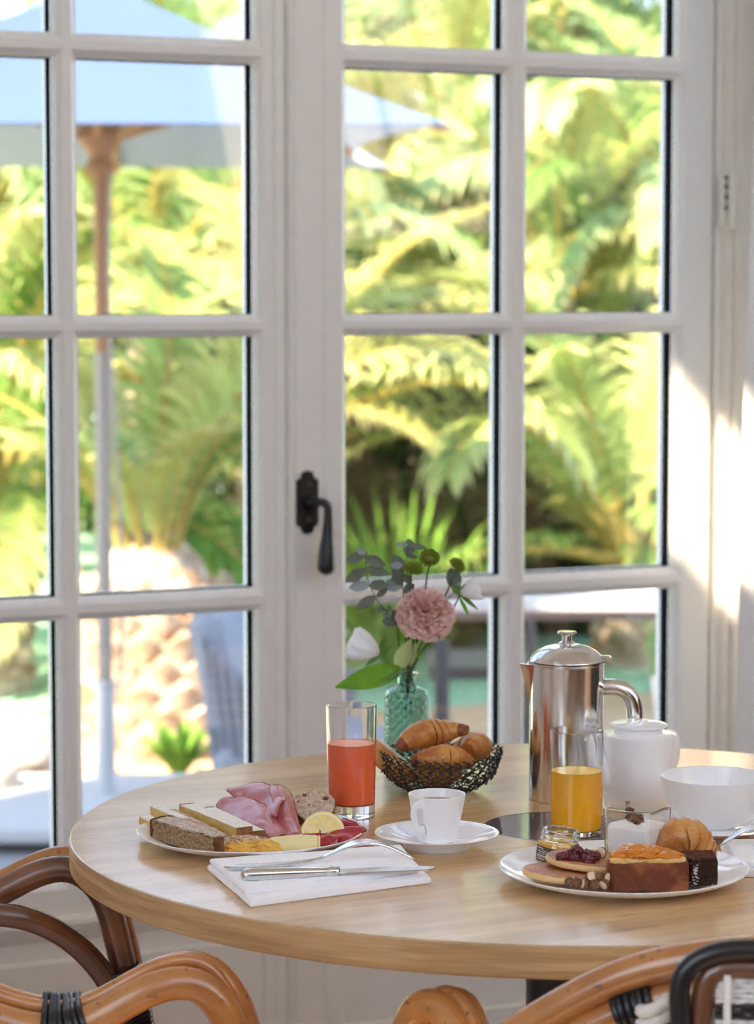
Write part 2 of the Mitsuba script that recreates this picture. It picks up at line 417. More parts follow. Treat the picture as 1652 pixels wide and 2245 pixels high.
# fixed frame
struct('trim_3', 'white fixed frame of the French window')
add('jamb', join(wbox(0.712, 0.725, -0.008, 0.05, 0, 2.32, 0.001), wbox(0.724, 0.741, -0.022, 0.05, 0, 2.32, 0.004), wbox(0.740, 0.785, -0.034, 0.05, 0, 2.32, 0.003)), 'paint_white', 'trim_3', smooth=False)
add('jamb', wbox(-0.87, -0.795, -0.034, 0.05, 0, 2.32, 0.003), 'paint_white', 'trim_3', smooth=False)
add('lintel', wbox(-0.87, 0.785, -0.034, 0.05, 2.18, 2.33, 0.003), 'paint_white', 'trim_3', smooth=False)
add('sill', wbox(-0.87, 0.785, -0.03, 0.05, -0.02, 0.03, 0.003), 'paint_white', 'trim_3', smooth=False)
hk = add('hinge', join(xf(tube([(0.7300, -0.0330, z) for z in np.linspace(1.424, 1.519, 8)], 0.0075, 16), MW), wbox(0.7105, 0.7225, -0.024, -0.018, 1.43, 1.513, 0.001)), 'paint_white', 'trim_3', label='white barrel hinge')
for z in (1.510, 1.495, 1.478, 1.46):
    add('screw', wbox(0.7195, 0.7230, -0.0300, -0.0230, z - 0.003, z + 0.003, 0.0005), 'screw_dark', hk, smooth=False)

# handle of the right leaf
hd = tag('window_2__handle', 'black iron handle with a drop shaped lever')
def hw(pts, v0, v1, c):
    b = bevelled(pts, v1 - v0, c)
    vv, ff = V(b)
    vv = np.stack([vv[:, 0], v1 - vv[:, 2], vv[:, 1]], 1)                    # plan (u, z) -> (u, v, z)
    return xf((vv, ff), MW)
def plate_outline(s, uc=-0.0265, zc=0.9985):
    half = [(0.0, 0.0492), (0.006, 0.0480), (0.0095, 0.0445), (0.0105, 0.0400), (0.0130, 0.0368), (0.0172, 0.0350), (0.0180, 0.0335), (0.0180, -0.0335)]
    half += [(a, -b) for a, b in half[::-1][1:]]
    pts = half + [(-a, b) for a, b in half[::-1][1:-1]]
    return [(uc + a * s, zc + b * (1 - (1 - s) * 0.4)) for a, b in pts]
add('back_plate', join(hw(plate_outline(1.0), F0 - 0.006, F0, 0.0015), hw(plate_outline(0.78), F0 - 0.0085, F0 - 0.004, 0.001)), 'iron_black', hd, smooth=30)
for z in (1.026, 0.972):
    add('screw', xf(lathe([(0, 0), (0.0048, 0), (0.0048, 0.0015), (0.0030, 0.003), (0, 0.003)], 20), MW @ mat4((-0.0265, F0 - 0.0082, z), rx=PI / 2)), 'screw_dark', hd)
add('boss', xf(lathe([(0, 0), (0.011, 0), (0.0115, 0.006), (0.009, 0.013), (0.0075, 0.026), (0.0075, 0.032), (0, 0.032)], 32), MW @ mat4((-0.0265, F0 - 0.006, 1.0), rx=PI / 2)), 'iron_black', hd)
_lp = spline([(-0.0265, F0 - 0.036, 1.0005), (-0.020, F0 - 0.042, 1.0015), (-0.0125, F0 - 0.045, 0.9975), (-0.0100, F0 - 0.046, 0.985), (-0.0105, F0 - 0.046, 0.965), (-0.0125, F0 - 0.046, 0.935), (-0.014, F0 - 0.046, 0.900), (-0.0143, F0 - 0.046, 0.8885)], 40)
_lt = np.linspace(0, 1, 40)
_lr = np.interp(_lt, [0, 0.1, 0.2, 0.3, 0.5, 0.75, 0.88, 0.94, 0.98, 1.0], [0.0072, 0.0075, 0.0078, 0.0082, 0.0105, 0.0150, 0.0165, 0.0155, 0.0105, 0.002])
add('lever', xf(tube(_lp, _lr, 24, flat=0.85), MW), 'iron_black', hd, smooth=True)

# curtain at the right edge
_cu, _cz = np.meshgrid(np.linspace(0, 1, 140), np.linspace(0, 1, 24), indexing='ij')
_cg = np.stack([np.interp(_cz, [0, 0.45, 0.8, 1], [0.655, 0.668, 0.70, 0.705]) + _cu * 0.55, -0.16 + 0.020 * np.sin(_cu * 2 * PI * 4.5 + 3.6 + 0.8 * np.sin(_cz * 2)) + 0.005 * np.sin(_cu * 33 + 2), 0.06 + _cz * 2.6], -1)
add('curtain', xf(sheet(_cg, 0.003), MW), 'curtain_cloth', smooth=True, label='white pleated curtain hanging at the right of the French window', cat='curtain')
add('curtain_rod', xf(tube([(0.6, -0.16, 2.68), (1.6, -0.16, 2.68)], 0.012, 16), MW), 'iron_black', label='black curtain rod above the white curtain', cat='curtain rod')

# ---------------------------------------------------------------- the table
TC = np.array([0.2, 2.886]); TR = 0.53; TZ = 0.75
tb = thing('dining_table', 'round oak pedestal table laid for breakfast, with a black iron column', 'table')
_top = [(0, TZ - 0.031), (TR - 0.004, TZ - 0.031), (TR, TZ - 0.028)]
add('edge_band', lathe([(TR - 0.02, TZ - 0.031), (TR - 0.002, TZ - 0.031), (TR, TZ - 0.029), (TR, TZ - 0.0022), (TR - 0.0005, TZ - 0.0012)], 256, (TC[0], TC[1], 0)), 'oak_edge', tb, smooth=40)
add('table_top', lathe([(0, TZ - 0.030), (TR - 0.0015, TZ - 0.030), (TR - 0.0005, TZ - 0.0014), (TR - 0.0022, TZ), (0.0805, TZ), (0.08, TZ - 0.0015), (0, TZ - 0.0015)], 256, (TC[0], TC[1], 0)), 'oak_top', tb, smooth=40)
add('inlaid_disc', lathe([(0, TZ - 0.003), (0.0798, TZ - 0.003), (0.0798, TZ - 0.0003), (0.0785, TZ + 0.0004), (0.077, TZ + 0.0001), (0.0, TZ + 0.0001)], 96, (TC[0] - 0.005, TC[1] + 0.002, 0)), 'disc_smoke', tb, label='round smoked grey inlaid disc', smooth=40)
add('column', lathe([(0, 0.03), (0.038, 0.03), (0.038, TZ - 0.05), (0, TZ - 0.05)], 48, (TC[0], TC[1], 0)), 'iron_black', tb)
add('mounting_plate', lathe([(0, TZ - 0.05), (0.16, TZ - 0.046), (0.16, TZ - 0.0312), (0, TZ - 0.0312)], 48, (TC[0], TC[1], 0)), 'iron_black', tb)
for k in range(4):
    a = k * PI / 2 + 0.6
    p = spline([(TC[0] + r * math.cos(a), TC[1] + r * math.sin(a), z) for r, z in ((0.02, 0.12), (0.12, 0.10), (0.25, 0.05), (0.36, 0.022))], 20)
    add('foot', tube(p, np.linspace(0.03, 0.018, 20), 14), 'iron_black', tb)
# ---------------------------------------------------------------- the garden outside
GZ = -0.46
def slate_fn(p, n, uv):
    w = fbm(p.x * 2.2, p.y * 2.2, 0.0, 4)
    return mix((0.22, 0.23, 0.26), (0.30, 0.31, 0.34), w)
princ('slate', proc(slate_fn), 0.6, 0.3)
def sand_fn(p, n, uv):
    w = fbm(p.x * 3.0, p.y * 3.0, 1.0, 4); g = noise(p.x * 60, p.y * 60, 0.0)
    return mix((0.60, 0.42, 0.28), (0.44, 0.30, 0.19), w) * (0.8 + 0.3 * g)
princ('sandy_soil', proc(sand_fn), 0.9, 0.1)
def lawn_fn(p, n, uv):
    w = fbm(p.x * 1.5, p.y * 1.5, 1.0, 4); g = noise(p.x * 40, p.y * 40, 0.0)
    return mix((0.26, 0.46, 0.32), (0.33, 0.54, 0.38), w) * (0.75 + 0.4 * g)
princ('lawn_green', proc(lawn_fn), 0.9, 0.1)
princ('umbrella_cloth', (0.41, 0.47, 0.60), 0.85, 0.1, two=True)
princ('teak', (0.42, 0.22, 0.11), 0.5, 0.3)
princ('pole_grey', (0.36, 0.31, 0.27), 0.45, 0.4)
princ('steel_sleeve', (0.55, 0.57, 0.60), 0.35, 0.5, metallic=0.6)
princ('concrete', (0.46, 0.46, 0.48), 0.8, 0.2)
princ('dark_metal', (0.045, 0.05, 0.06), 0.45, 0.4)
princ('rope_grey', (0.19, 0.205, 0.25), 0.8, 0.2)
princ('cushion_pale', (0.28, 0.30, 0.35), 0.9, 0.1)
princ('table_pale', (0.56, 0.51, 0.50), 0.5, 0.4)
princ('table_apron', (0.22, 0.16, 0.14), 0.6, 0.3)
def trunk_fn(p, n, uv):
    w = fbm(p.x * 9.0, p.y * 9.0, p.z * 14.0, 4)
    return mix((0.66, 0.52, 0.40), (0.36, 0.25, 0.17), smoothstep(0.35, 0.65, w))
princ('palm_bark', proc(trunk_fn), 0.9, 0.1)
princ('stone', (0.55, 0.47, 0.40), 0.85, 0.2)
scene['frond_leaf'] = {'type': 'principledthin', 'base_color': {'type': 'mesh_attribute', 'name': 'vertex_color'}, 'roughness': 0.45, 'diff_trans': 0.55, 'spec_trans': 0.0}
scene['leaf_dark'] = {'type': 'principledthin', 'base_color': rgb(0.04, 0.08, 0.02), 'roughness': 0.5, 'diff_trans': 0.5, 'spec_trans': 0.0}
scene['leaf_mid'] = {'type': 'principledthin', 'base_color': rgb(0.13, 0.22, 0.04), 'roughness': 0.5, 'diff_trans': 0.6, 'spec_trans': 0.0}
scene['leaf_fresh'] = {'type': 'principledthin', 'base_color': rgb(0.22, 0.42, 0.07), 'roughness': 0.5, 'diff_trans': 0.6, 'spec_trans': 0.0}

add('terrace_paving', wbox(-9, 9, 0.13, 5.15, GZ - 0.2, GZ), 'slate', smooth=False, label='blue grey slate terrace outside', kind='structure')
add('garden_soil', wbox(-14, 14, 5.15, 6.45, GZ - 0.2, GZ - 0.012), 'sandy_soil', smooth=False, label='sandy garden bed beyond the terrace', kind='structure')
add('lawn', wbox(-30, 30, 6.45, 40, GZ - 0.2, GZ - 0.005), 'lawn_green', smooth=False, label='green lawn behind the palms', kind='structure')
# added wing, unseen left of the view, that keeps the terrace in shade
struct('shade_wing', 'tall white wing added out of view to shade the terrace')
add('wall', wbox(-4.6, -4.0, 0.05, 2.0, GZ, 8.0), 'plaster', 'shade_wing', smooth=False)
add('roof', wbox(-4.65, -3.95, 0.0, 2.03, 8.0, 8.2), 'teak', 'shade_wing', smooth=False)

# parasol
UX, UY = -0.912, 8.98
um = thing('garden_parasol', 'white parasol on a brown pole standing on the terrace outside the left leaf', 'parasol')
RZ, AZ, HW, HD = 1.80, 2.33, 1.04, 1.42
def UR2(sx, sy, d=0.0, ya=math.radians(3.1)):
    a, b = sx * (HW - d), sy * (HD - d)
    return UX + a * math.cos(ya) - b * math.sin(ya), UY + a * math.sin(ya) + b * math.cos(ya)
def canopy():
    n = 24
    verts, faces = [], []
    cor = [np.array([*UR2(sx, sy), RZ - .02]) for sx, sy in ((-1, -1), (1, -1), (1, 1), (-1, 1))]
    ap = np.array([UX, UY, AZ])
    for i in range(4):
        a, b = cor[i], cor[(i + 1) % 4]
        sag = 0.015 if i in (0, 2) else 0.20
        g = np.zeros((n + 1, n + 1, 3))
        mid = (a + b) / 2; inw = (np.array([UX, UY, mid[2]]) - mid); inw /= np.linalg.norm(inw)
        for p in range(n + 1):
            t = p / n
            e = a + (b - a) * t + inw * sag * (4 * t * (1 - t)) ** 0.7 + np.array([0, 0, 0.0])
            for q in range(n + 1):
                s = q / n
                g[p, q] = ap + (e - ap) * s - np.array([0, 0, 0.05 * math.sin(PI * s) * (0.4 + 0.6 * 4 * t * (1 - t))])
        k = sum(len(x) for x in verts)
        verts.append(g.reshape(-1, 3))
        I, J = np.meshgrid(np.arange(n), np.arange(n), indexing='ij')
        faces.append(k + np.stack([I * (n + 1) + J, (I + 1) * (n + 1) + J, (I + 1) * (n + 1) + J + 1, I * (n + 1) + J + 1], -1).reshape(-1, 4))
    v, f = np.vstack(verts), np.vstack(faces)
    return v, f, cor, ap
_cv, _cf, _cc, _ap = canopy()
_v1, _f1 = V((_cv, _cf)); _v2 = _v1 - np.array([0, 0, 0.004])
add('canopy', (np.vstack([_v1, _v2]), np.vstack([_f1, _f1[:, ::-1] + len(_v1)])), 'umbrella_cloth', um, smooth=False)
add('pole', tube([(UX, UY, 1.10), (UX, UY, AZ + 0.02)], 0.024, 16), 'teak', um)
add('pole', tube([(UX, UY, -0.05), (UX, UY, 1.11)], 0.0255, 16), 'pole_grey', um, label='grey lower half of the pole')
add('hub', lathe([(0, 1.69), (0.045, 1.69), (0.052, 1.715), (0.045, 1.735), (0.035, 1.75), (0.045, 1.77), (0.068, 1.79), (0.078, 1.825), (0.07, 1.855), (0.045, 1.87), (0, 1.87)], 32, (UX, UY, 0)), 'teak', um)
for i, (sx, sy) in enumerate(((-1, -1), (1, -1), (1, 1), (-1, 1), (0, -1), (1, 0), (0, 1), (-1, 0))):
    e = np.array([*UR2(sx, sy, 0.0 if sx and sy else 0.2 if sx else 0.03), RZ - .02])
    mid = _ap + (e - _ap) * 0.5
    rb = add('rib', tube([_ap + (e - _ap) * s - np.array([0, 0, 0.05 * math.sin(PI * s) * (0.4 if sx and sy else 1.0) + 0.018]) for s in np.linspace(0.03, 1.0, 12)], 0.011, 8), 'teak', um)
    add('strut', tube([(UX + 0.06 * sx, UY + 0.06 * sy, 1.82), mid - np.array([0, 0, 0.06])], 0.013, 8), 'teak', rb)
add('sleeve', join(tube([(UX, UY, -0.38), (UX, UY, 0.0)], 0.034, 24), tube([(UX, UY, -0.015), (UX, UY, 0.012)], 0.038, 24)), 'steel_sleeve', um)
add('cord', tube(spline([(UX + 0.035, UY - 0.03, 1.7), (UX + 0.04, UY - 0.03, 0.9), (UX + 0.055, UY - 0.03, 0.05), (UX + 0.05, UY - 0.03, -0.02)], 20), 0.007, 8), 'pole_grey', um)
add('base_slab', cbox(UX - 0.62, UX + 0.52, UY - 0.60, UY + 0.40, GZ + 0.035, GZ + 0.082, 0.012), 'concrete', um)
for sx, sy in ((-.5, -.5), (.4, -.5), (.4, .3), (-.5, .3)):
    add('caster', lathe([(0, 0), (0.03, 0), (0.035, 0.015), (0.03, 0.036), (0, 0.036)], 16, (UX + sx, UY + sy, GZ)), 'dark_metal', um)

# palms
def frond(L=1.6, e0=60, bend=95, leaf=0.26, n=46, bare=0.16, droop=0.5, width=0.022, seed=0, cols=((.16, .28, .05), (.42, .44, .12), (.62, .50, .28)), vee=0.55):
    """A feather palm leaf along +x from the origin; colours from the midrib outwards, dry at the tips."""
    r = np.random.default_rng(seed)
    m = 16; t = np.linspace(0, 1, m)
    ang = np.radians(e0 - bend * t ** 1.4)
    ds = L / (m - 1)
    x = np.concatenate([[0], np.cumsum(np.cos(ang[:-1]) * ds)]); z = np.concatenate([[0], np.cumsum(np.sin(ang[:-1]) * ds)])
    mid = np.stack([x, np.zeros(m), z], 1)
    rv, rf = tube(mid, np.interp(t, [0, 0.1, 0.3, 1], [0.024, 0.017, 0.011, 0.003]), 6)
    vs, fs, cs, k = [rv], [rf], [np.tile((.66, .52, .20), (len(rv), 1))], len(rv)
    c0, c1, c2 = map(np.array, cols)
    for side in (-1, 1):
        for i in range(n):
            s = bare + (1 - bare) * (i + r.random() * 0.6) / n
            P = np.array([np.interp(s, t, x), 0, np.interp(s, t, z)]); a = np.interp(s, t, ang)
            fw = np.array([math.cos(a), 0, math.sin(a)]); up = np.array([-math.sin(a), 0, math.cos(a)]); sd = np.array([0, side, 0.0])
            q = (s - bare) / (1 - bare)
            l = leaf * (0.35 + 0.9 * math.sin(PI * min(1, 0.12 + q * 0.86)) ** 0.8) * r.uniform(0.8, 1.1)
            d = fw * (0.45 + 0.75 * q) + sd * (1.0 - 0.35 * q) + up * vee * (1 - q * 0.6); d /= np.linalg.norm(d)
            d2 = d - np.array([0, 0, droop * r.uniform(0.5, 1.5)]); d2 /= np.linalg.norm(d2)
            d3 = d2 - np.array([0, 0, droop * r.uniform(0.6, 1.6)]); d3 /= np.linalg.norm(d3)
            wv = np.cross(d, up); wv = wv / (np.linalg.norm(wv) + 1e-9) * width / 2
            p1 = P + d * l * 0.4; p2 = p1 + d2 * l * 0.35; p3 = p2 + d3 * l * 0.25
            vs.append(np.array([P - wv * .5, P + wv * .5, p1 - wv, p1 + wv, p2 - wv * .8, p2 + wv * .8, p3]))
            fs.append(np.array([[0, 1, 3], [0, 3, 2], [2, 3, 5], [2, 5, 4], [4, 5, 6]]) + k)
            j = r.uniform(0.8, 1.2)
            cs.append(np.clip(np.array([c0, c0, (c0 + c1) / 2, (c0 + c1) / 2, c1, c1, c2]) * j, 0, 0.95)); k += 7
    return np.vstack(vs), np.vstack(fs), np.vstack(cs)

TONES = {'lime': ((.40, .54, .19), (.66, .70, .34), (.88, .78, .58)), 'gold': ((.56, .58, .22), (.80, .74, .38), (.92, .80, .62)),
         'green': ((.13, .26, .07), (.26, .41, .13), (.54, .54, .28)), 'mint': ((.38, .56, .30), (.56, .70, .42), (.74, .76, .54)), 'deep': ((.06, .12, .03), (.11, .19, .05), (.2, .24, .08))}
FR = {}
for ti, tn in enumerate(TONES):
    for sh, (e0, bend) in enumerate(((72, 70), (55, 100), (35, 95), (15, 70))):
        v, f, c = frond(L=1.0, e0=e0, bend=bend, leaf=0.19, n=44, droop=0.45 + 0.1 * sh, width=0.0165, seed=10 * ti + sh, cols=TONES[tn])
        FR[tn, sh] = mikit.ply((v, f), 'frond_leaf', smooth=False, color=c * np.array([0.82, 0.86, 0.68]))

scale_v, scale_f = hull([(-.5, 0, 0), (.5, 0, 0), (0, 0, .62), (0, 0, -.5), (-.3, .16, .28), (.3, .16, .28), (0, .22, .42), (0, .05, -.35)])
SCALE = mikit.ply((scale_v, scale_f), 'palm_bark', smooth=False)
def palm(x, y, zc, n, L, tones, label, seed, r0=0.0, group=None, e_lo=0.0, az=None, trunk=True, front=True, extra=()):
    rr = np.random.default_rng(seed)
    t = thing('palm_tree', label, 'palm tree', group)
    if trunk:
        h = zc - GZ
        pr = [(0, GZ - 0.03), (r0 * 1.08, GZ - 0.03), (r0 * 1.05, GZ + h * .3), (r0, GZ + h * .7), (r0 * 0.75, zc), (r0 * 0.3, zc + 0.12), (0, zc + 0.14)]
        tk = add('trunk', lathe(pr, 40, (x, y, 0)), 'palm_bark', t)
        if r0 > 0.12:
            rows = max(2, int(h / 0.095)); per = int(2 * PI * r0 / 0.13)
            for i in range(rows):
                for j in range(per):
                    a = 2 * PI * (j + 0.5 * (i % 2)) / per
                    if math.sin(a) > 0.35:
                        continue                                    # the far side of the trunk
                    M = mat4((x + r0 * 1.0 * math.cos(a), y + r0 * 1.0 * math.sin(a), GZ + 0.04 + i * 0.095), rz=a - PI / 2) @ np.diag([0.14, 0.22 + .1 * rr.random(), 0.14, 1])
                    add('leaf_base', SCALE, None, tk, to=M)
    for k in range(n):
        q = k / max(1, n - 1)
        sh = min(3, int(q * 4 + rr.uniform(-.4, .4)) if q < 1 else 3); sh = max(0, sh)
        a = k * 2.39996 + rr.uniform(-.3, .3) if az is None else rr.uniform(*az)
        tn = tones[int(rr.integers(len(tones)))]
        if not front and (math.sin(a) < -0.25 or math.cos(a - 4.04) > 0.1):
            M = mat4((x + 0.12 * math.cos(a), y + 0.12 * math.sin(a), zc + 0.02), rz=a, s=L * rr.uniform(.35, .5))
            add('frond', FR[tn, 0], None, t, to=M)                   # young, short fronds on the terrace side
            continue
        if not front and math.cos(a) > 0.6 and sh > 0:
            continue
        M = mat4((x + 0.06 * math.cos(a), y + 0.06 * math.sin(a), zc + 0.1 - 0.08 * q), rz=a, s=L * rr.uniform(.8, 1.15)) @ mat4(rx=rr.uniform(-.35, .35))
        add('frond', FR[tn, sh], None, t, to=M)
    for a, sh, tn, l, dz, roll in extra:
        add('frond', FR[tn, sh], None, t, to=mat4((x, y, zc + dz), rz=a, s=l) @ mat4(rx=roll))
    return t

GP = 'palms crowding behind the terrace'
palm(-0.87, 10.35, 0.27, 26, 1.75, ['green', 'lime', 'lime', 'gold', 'mint'], 'stout palm with a scaly trunk behind the parasol pole', 1, 0.265, front=False)
palm(1.22, 12.7, -0.02, 17, 1.75, ['lime', 'lime', 'gold', 'green'], 'short palm with yellow leaf stalks seen in the right column of panes', 2, 0.17)
palm(-1.72, 11.9, 0.30, 24, 1.7, ['lime', 'gold', 'green', 'gold'], 'palm at the far left edge of the view', 3, 0.17)
palm(-0.45, 12.5, 0.52, 10, 1.7, ['gold', 'lime', 'gold', 'green'], 'palm with drooping golden fronds behind the window handle', 4, 0.16, extra=((-0.15, 1, 'gold', 1.25, 0.14, 0.5), (-0.5, 2, 'gold', 0.9, 0.10, 0.3), (0.25, 1, 'lime', 1.5, 0.30, -0.2)))
BG = [(1.75, 16.3, 1.55, 22, 2.2, ['mint', 'mint', 'lime', 'gold']), (-1.25, 14.6, 1.25, 22, 2.0, ['lime', 'green', 'gold', 'mint']), (0.30, 16.6, 1.75, 22, 2.0, ['gold', 'lime', 'gold', 'lime']),
      (1.05, 15.6, 1.25, 20, 1.9, ['gold', 'lime', 'gold', 'green']), (2.25, 17.2, 1.9, 20, 2.3, ['mint', 'lime', 'gold']), (-2.35, 16.2, 1.6, 20, 2.2, ['lime', 'green', 'mint']),
      (-0.45, 17.0, 1.6, 20, 2.1, ['lime', 'gold', 'green']), (1.15, 18.0, 2.6, 20, 2.4, ['mint', 'lime', 'green']), (-1.7, 18.5, 1.9, 18, 2.1, ['green', 'green', 'lime'])]
BL = ['pale mint palm in the right column of panes, reaching the top', 'pale palm behind the left half of the parasol', 'golden palm behind the second column of panes of the right leaf', 'golden palm behind the bar between the right columns of panes',
      'tall mint palm behind the right jamb', 'tall palm at the far left, half cut by the picture edge', 'palm above and behind the black window handle', 'tall pale palm seen through the topmost right panes', 'deep green palm high behind the parasol canopy']
for i, (x, y, z, n, L, tn) in enumerate(BG):
    palm(x, y, z, n, L, tn, BL[i], 20 + i, 0.11, GP)
palm(0.55, 20.0, 3.1, 16, 2.3, ['green', 'lime'], 'tallest palm whose fronds stand against the white sky', 60, 0.12)

def shrub(name, x, y, rx, ry, z0, z1, nleaf, size, mat, label, cat, seed, group=None):
    r = np.random.default_rng(seed)
    t = thing(name, label, cat, group)
    d = r.normal(size=(nleaf, 3)); d /= np.linalg.norm(d, axis=1, keepdims=True)
    lump = 1 + 0.45 * (meshkit.fbm(d * 2.5 + seed, 3, seed) - 0.5)
    rad = (0.80 + 0.25 * r.random(nleaf)) * lump
    c = np.stack([x + d[:, 0] * rx * rad, y + d[:, 1] * ry * rad, (z0 + z1) / 2 + d[:, 2] * (z1 - z0) / 2 * rad], 1)
    a = r.normal(size=(nleaf, 3)); a /= np.linalg.norm(a, axis=1, keepdims=True)
    b = np.cross(a, r.normal(size=(nleaf, 3))); b /= np.linalg.norm(b, axis=1, keepdims=True)
    s = size * r.uniform(.6, 1.3, nleaf)[:, None]
    v = np.stack([c - a * s, c + b * s * .4, c + a * s, c - b * s * .4], 1).reshape(-1, 3)
    k = np.arange(nleaf) * 4
    f = np.vstack([np.stack([k, k + 1, k + 2], 1), np.stack([k, k + 2, k + 3], 1)])
    add('foliage', (v, f), mat, t, smooth=False, kind='stuff')
    add('branches', join(*[tube(spline([(x + dx * .1, y, GZ - .03), (x + dx * .5, y + dy * .3, (GZ + z1) / 2), (x + dx, y + dy, z0 + (z1 - z0) * .75)], 8), np.linspace(.05, .015, 8), 6) for dx, dy in ((-.3 * rx, .1), (.3 * rx, -.1), (0, .2 * ry))]), 'palm_bark', t)
    return t
HG = 'dark shrubs behind the palms'
SL = ['leafy green shrub at the far left behind the palms', 'dark shrub behind the stout palm by the parasol', 'dark shrub behind the panes right of the window handle', 'dark shrub in the right column of panes above the garden table', 'tall green shrub behind the right jamb', 'dark shrub far behind the middle palms', 'tall green shrub far behind the parasol']
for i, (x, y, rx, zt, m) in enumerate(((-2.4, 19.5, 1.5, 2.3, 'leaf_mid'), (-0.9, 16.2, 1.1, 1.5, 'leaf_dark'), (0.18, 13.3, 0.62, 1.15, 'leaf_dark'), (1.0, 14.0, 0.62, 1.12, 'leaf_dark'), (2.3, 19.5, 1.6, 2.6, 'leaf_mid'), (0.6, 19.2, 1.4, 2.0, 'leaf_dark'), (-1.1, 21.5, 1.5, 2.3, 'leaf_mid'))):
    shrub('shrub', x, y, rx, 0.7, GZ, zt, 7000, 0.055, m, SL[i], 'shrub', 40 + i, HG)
shrub('hedge', -5.2, 15.5, 2.2, 1.2, GZ, 2.2, 7000, 0.07, 'leaf_mid', 'tall hedge closing the garden beyond the left edge of the view', 'hedge', 56)
shrub('hedge', 5.2, 18.0, 2.0, 1.2, GZ, 2.4, 7000, 0.07, 'leaf_mid', 'tall hedge closing the garden beyond the right edge of the view', 'hedge', 57)
shrub('hedge', 1.1, 17.2, 1.3, 0.4, GZ, 0.12, 6000, 0.04, 'leaf_mid', 'low clipped hedge at the end of the lawn', 'hedge', 55)

def strap_plant(x, y, n, h, seed, label, mat='leaf_fresh'):
    r = np.random.default_rng(seed); q = []
    for k in range(n):
        a = r.uniform(0, 2 * PI); l = h * r.uniform(.7, 1.2); o = r.uniform(.3, .9)
        c = np.array([(math.cos(a) * o * l * s * .9, math.sin(a) * o * l * s * .9, l * (s - o * .55 * s ** 2.5)) for s in np.linspace(0, 1, 6)])
        sd = np.array([-math.sin(a), math.cos(a), 0]) * 0.014
        w = np.array([.7, 1, 1, .9, .6, .05])[:, None]
        v = np.vstack([c - sd * w, c + sd * w]); i = np.arange(5)
        q.append((v, np.vstack([np.stack([i, i + 1, i + 7], 1), np.stack([i, i + 7, i + 6], 1)])))
    t = thing('strap_plant', label, 'plant')
    add('leaves', mv(join(*q), (x, y, GZ - .01)), mat, t, smooth=False)
strap_plant(-0.72, 9.72, 90, 0.26, 3, 'fresh green strap leaved plant at the foot of the stout palm')
strap_plant(-1.22, 9.65, 70, 0.30, 4, 'fresh green strap leaved plant beside the pale boulders')
strap_plant(1.35, 12.2, 40, 0.22, 5, 'small fresh green plant at the foot of the short palm')
strap_plant(0.10, 12.1, 150, 0.98, 8, 'tall fresh green strap leaved plant behind the flowers, seen through the right leaf')
strap_plant(-0.32, 9.9, 14, 0.10, 6, 'tiny green tuft in the sandy bed')
for i, (x, y, r, lb) in enumerate(((-1.30, 9.55, 0.14, 'pale round boulder at the left edge of the sandy bed'), (-1.36, 9.12, 0.12, 'small grey boulder on the edge of the terrace'))):
    add('boulder', blob((r * 1.2, r, r * .95), (x, y, GZ + r * .8), 0.18, 1.5, i), 'stone', smooth=True, label=lb, cat='boulder')

# garden table and chairs
gt = thing('garden_table', 'pale topped garden table seen through the right leaf', 'table')
add('table_top', cbox(0.16, 1.00, 7.95, 8.62, 0.365, 0.395, 0.004), 'table_pale', gt)
for y in (8.0, 8.55):
    add('apron', cbox(0.17, 0.97, y, y + 0.02, 0.335, 0.366, .002), 'table_apron', gt)
for x in (0.20, 0.94):
    for y in (8.03, 8.54):
        add('leg', tube([(x, y, GZ), (x, y, 0.366)], 0.018, 10), 'dark_metal', gt)
def tub_chair(x, y, rz, label):
    t = thing('garden_armchair', label, 'chair', None)
    M = mat4((x, y, GZ), rz=rz)
    a = np.radians(np.linspace(-20, 200, 49)); zz = np.linspace(0, 1, 8)
    A, Z = np.meshgrid(a, zz, indexing='ij')
    top = 0.62 + 0.22 * np.clip(np.sin(A), 0, 1) ** 1.5
    R = 0.24 + 0.06 * Z
    g = np.stack([R * np.cos(A) * 1.08, R * np.sin(A), 0.33 + (top - 0.33) * Z], -1)
    add('shell', xf(sheet(g, 0.022), M), 'rope_grey', t)
    for i in range(0, 49, 2):
        add('rope', xf(tube(np.stack([g[i, :, 0] * 1.05, g[i, :, 1] * 1.05, g[i, :, 2]], 1), 0.009, 6), M), 'rope_grey', t)
    add('seat', xf(mv(cbox(-0.25, 0.25, -0.26, 0.22, 0.36, 0.46, 0.03), (0, 0, 0)), M), 'cushion_pale', t)
    add('back_cushion', xf(mv(cbox(-0.2, 0.2, -0.05, 0.05, 0.0, 0.38, 0.04), (0, 0.19, 0.48), rx=-0.2), M), 'cushion_pale', t)
    for sx, sy in ((-1, -1), (1, -1), (1, 1), (-1, 1)):
        add('leg', xf(tube([(sx * 0.2, sy * 0.18, 0.37), (sx * 0.25, sy * 0.24, 0.0)], 0.013, 8), M), 'dark_metal', t)
tub_chair(-0.22, 7.9, PI / 2 - 0.15, 'grey woven garden armchair half hidden by the meeting stiles')
tub_chair(1.0, 7.75, -PI / 2 + 0.2, 'grey woven garden armchair at the right end of the garden table')
gc = thing('metal_chair', 'dark metal garden chair behind the garden table', 'chair')
for s in (-1, 1):
    xx = 0.36 + 0.15 * s
    add('back_leg', tube(spline([(xx + .03 * s, 8.75, GZ), (xx - .01 * s, 8.80, -0.05), (xx, 8.83, 0.10), (xx - 0.02 * s, 8.86, 0.30)], 16), 0.014, 8), 'dark_metal', gc)
    add('front_leg', tube([(xx, 9.2, GZ), (xx, 9.18, 0.05)], 0.014, 8), 'dark_metal', gc)
add('seat', cbox(0.17, 0.55, 8.78, 9.22, 0.04, 0.08, 0.006), 'dark_metal', gc)
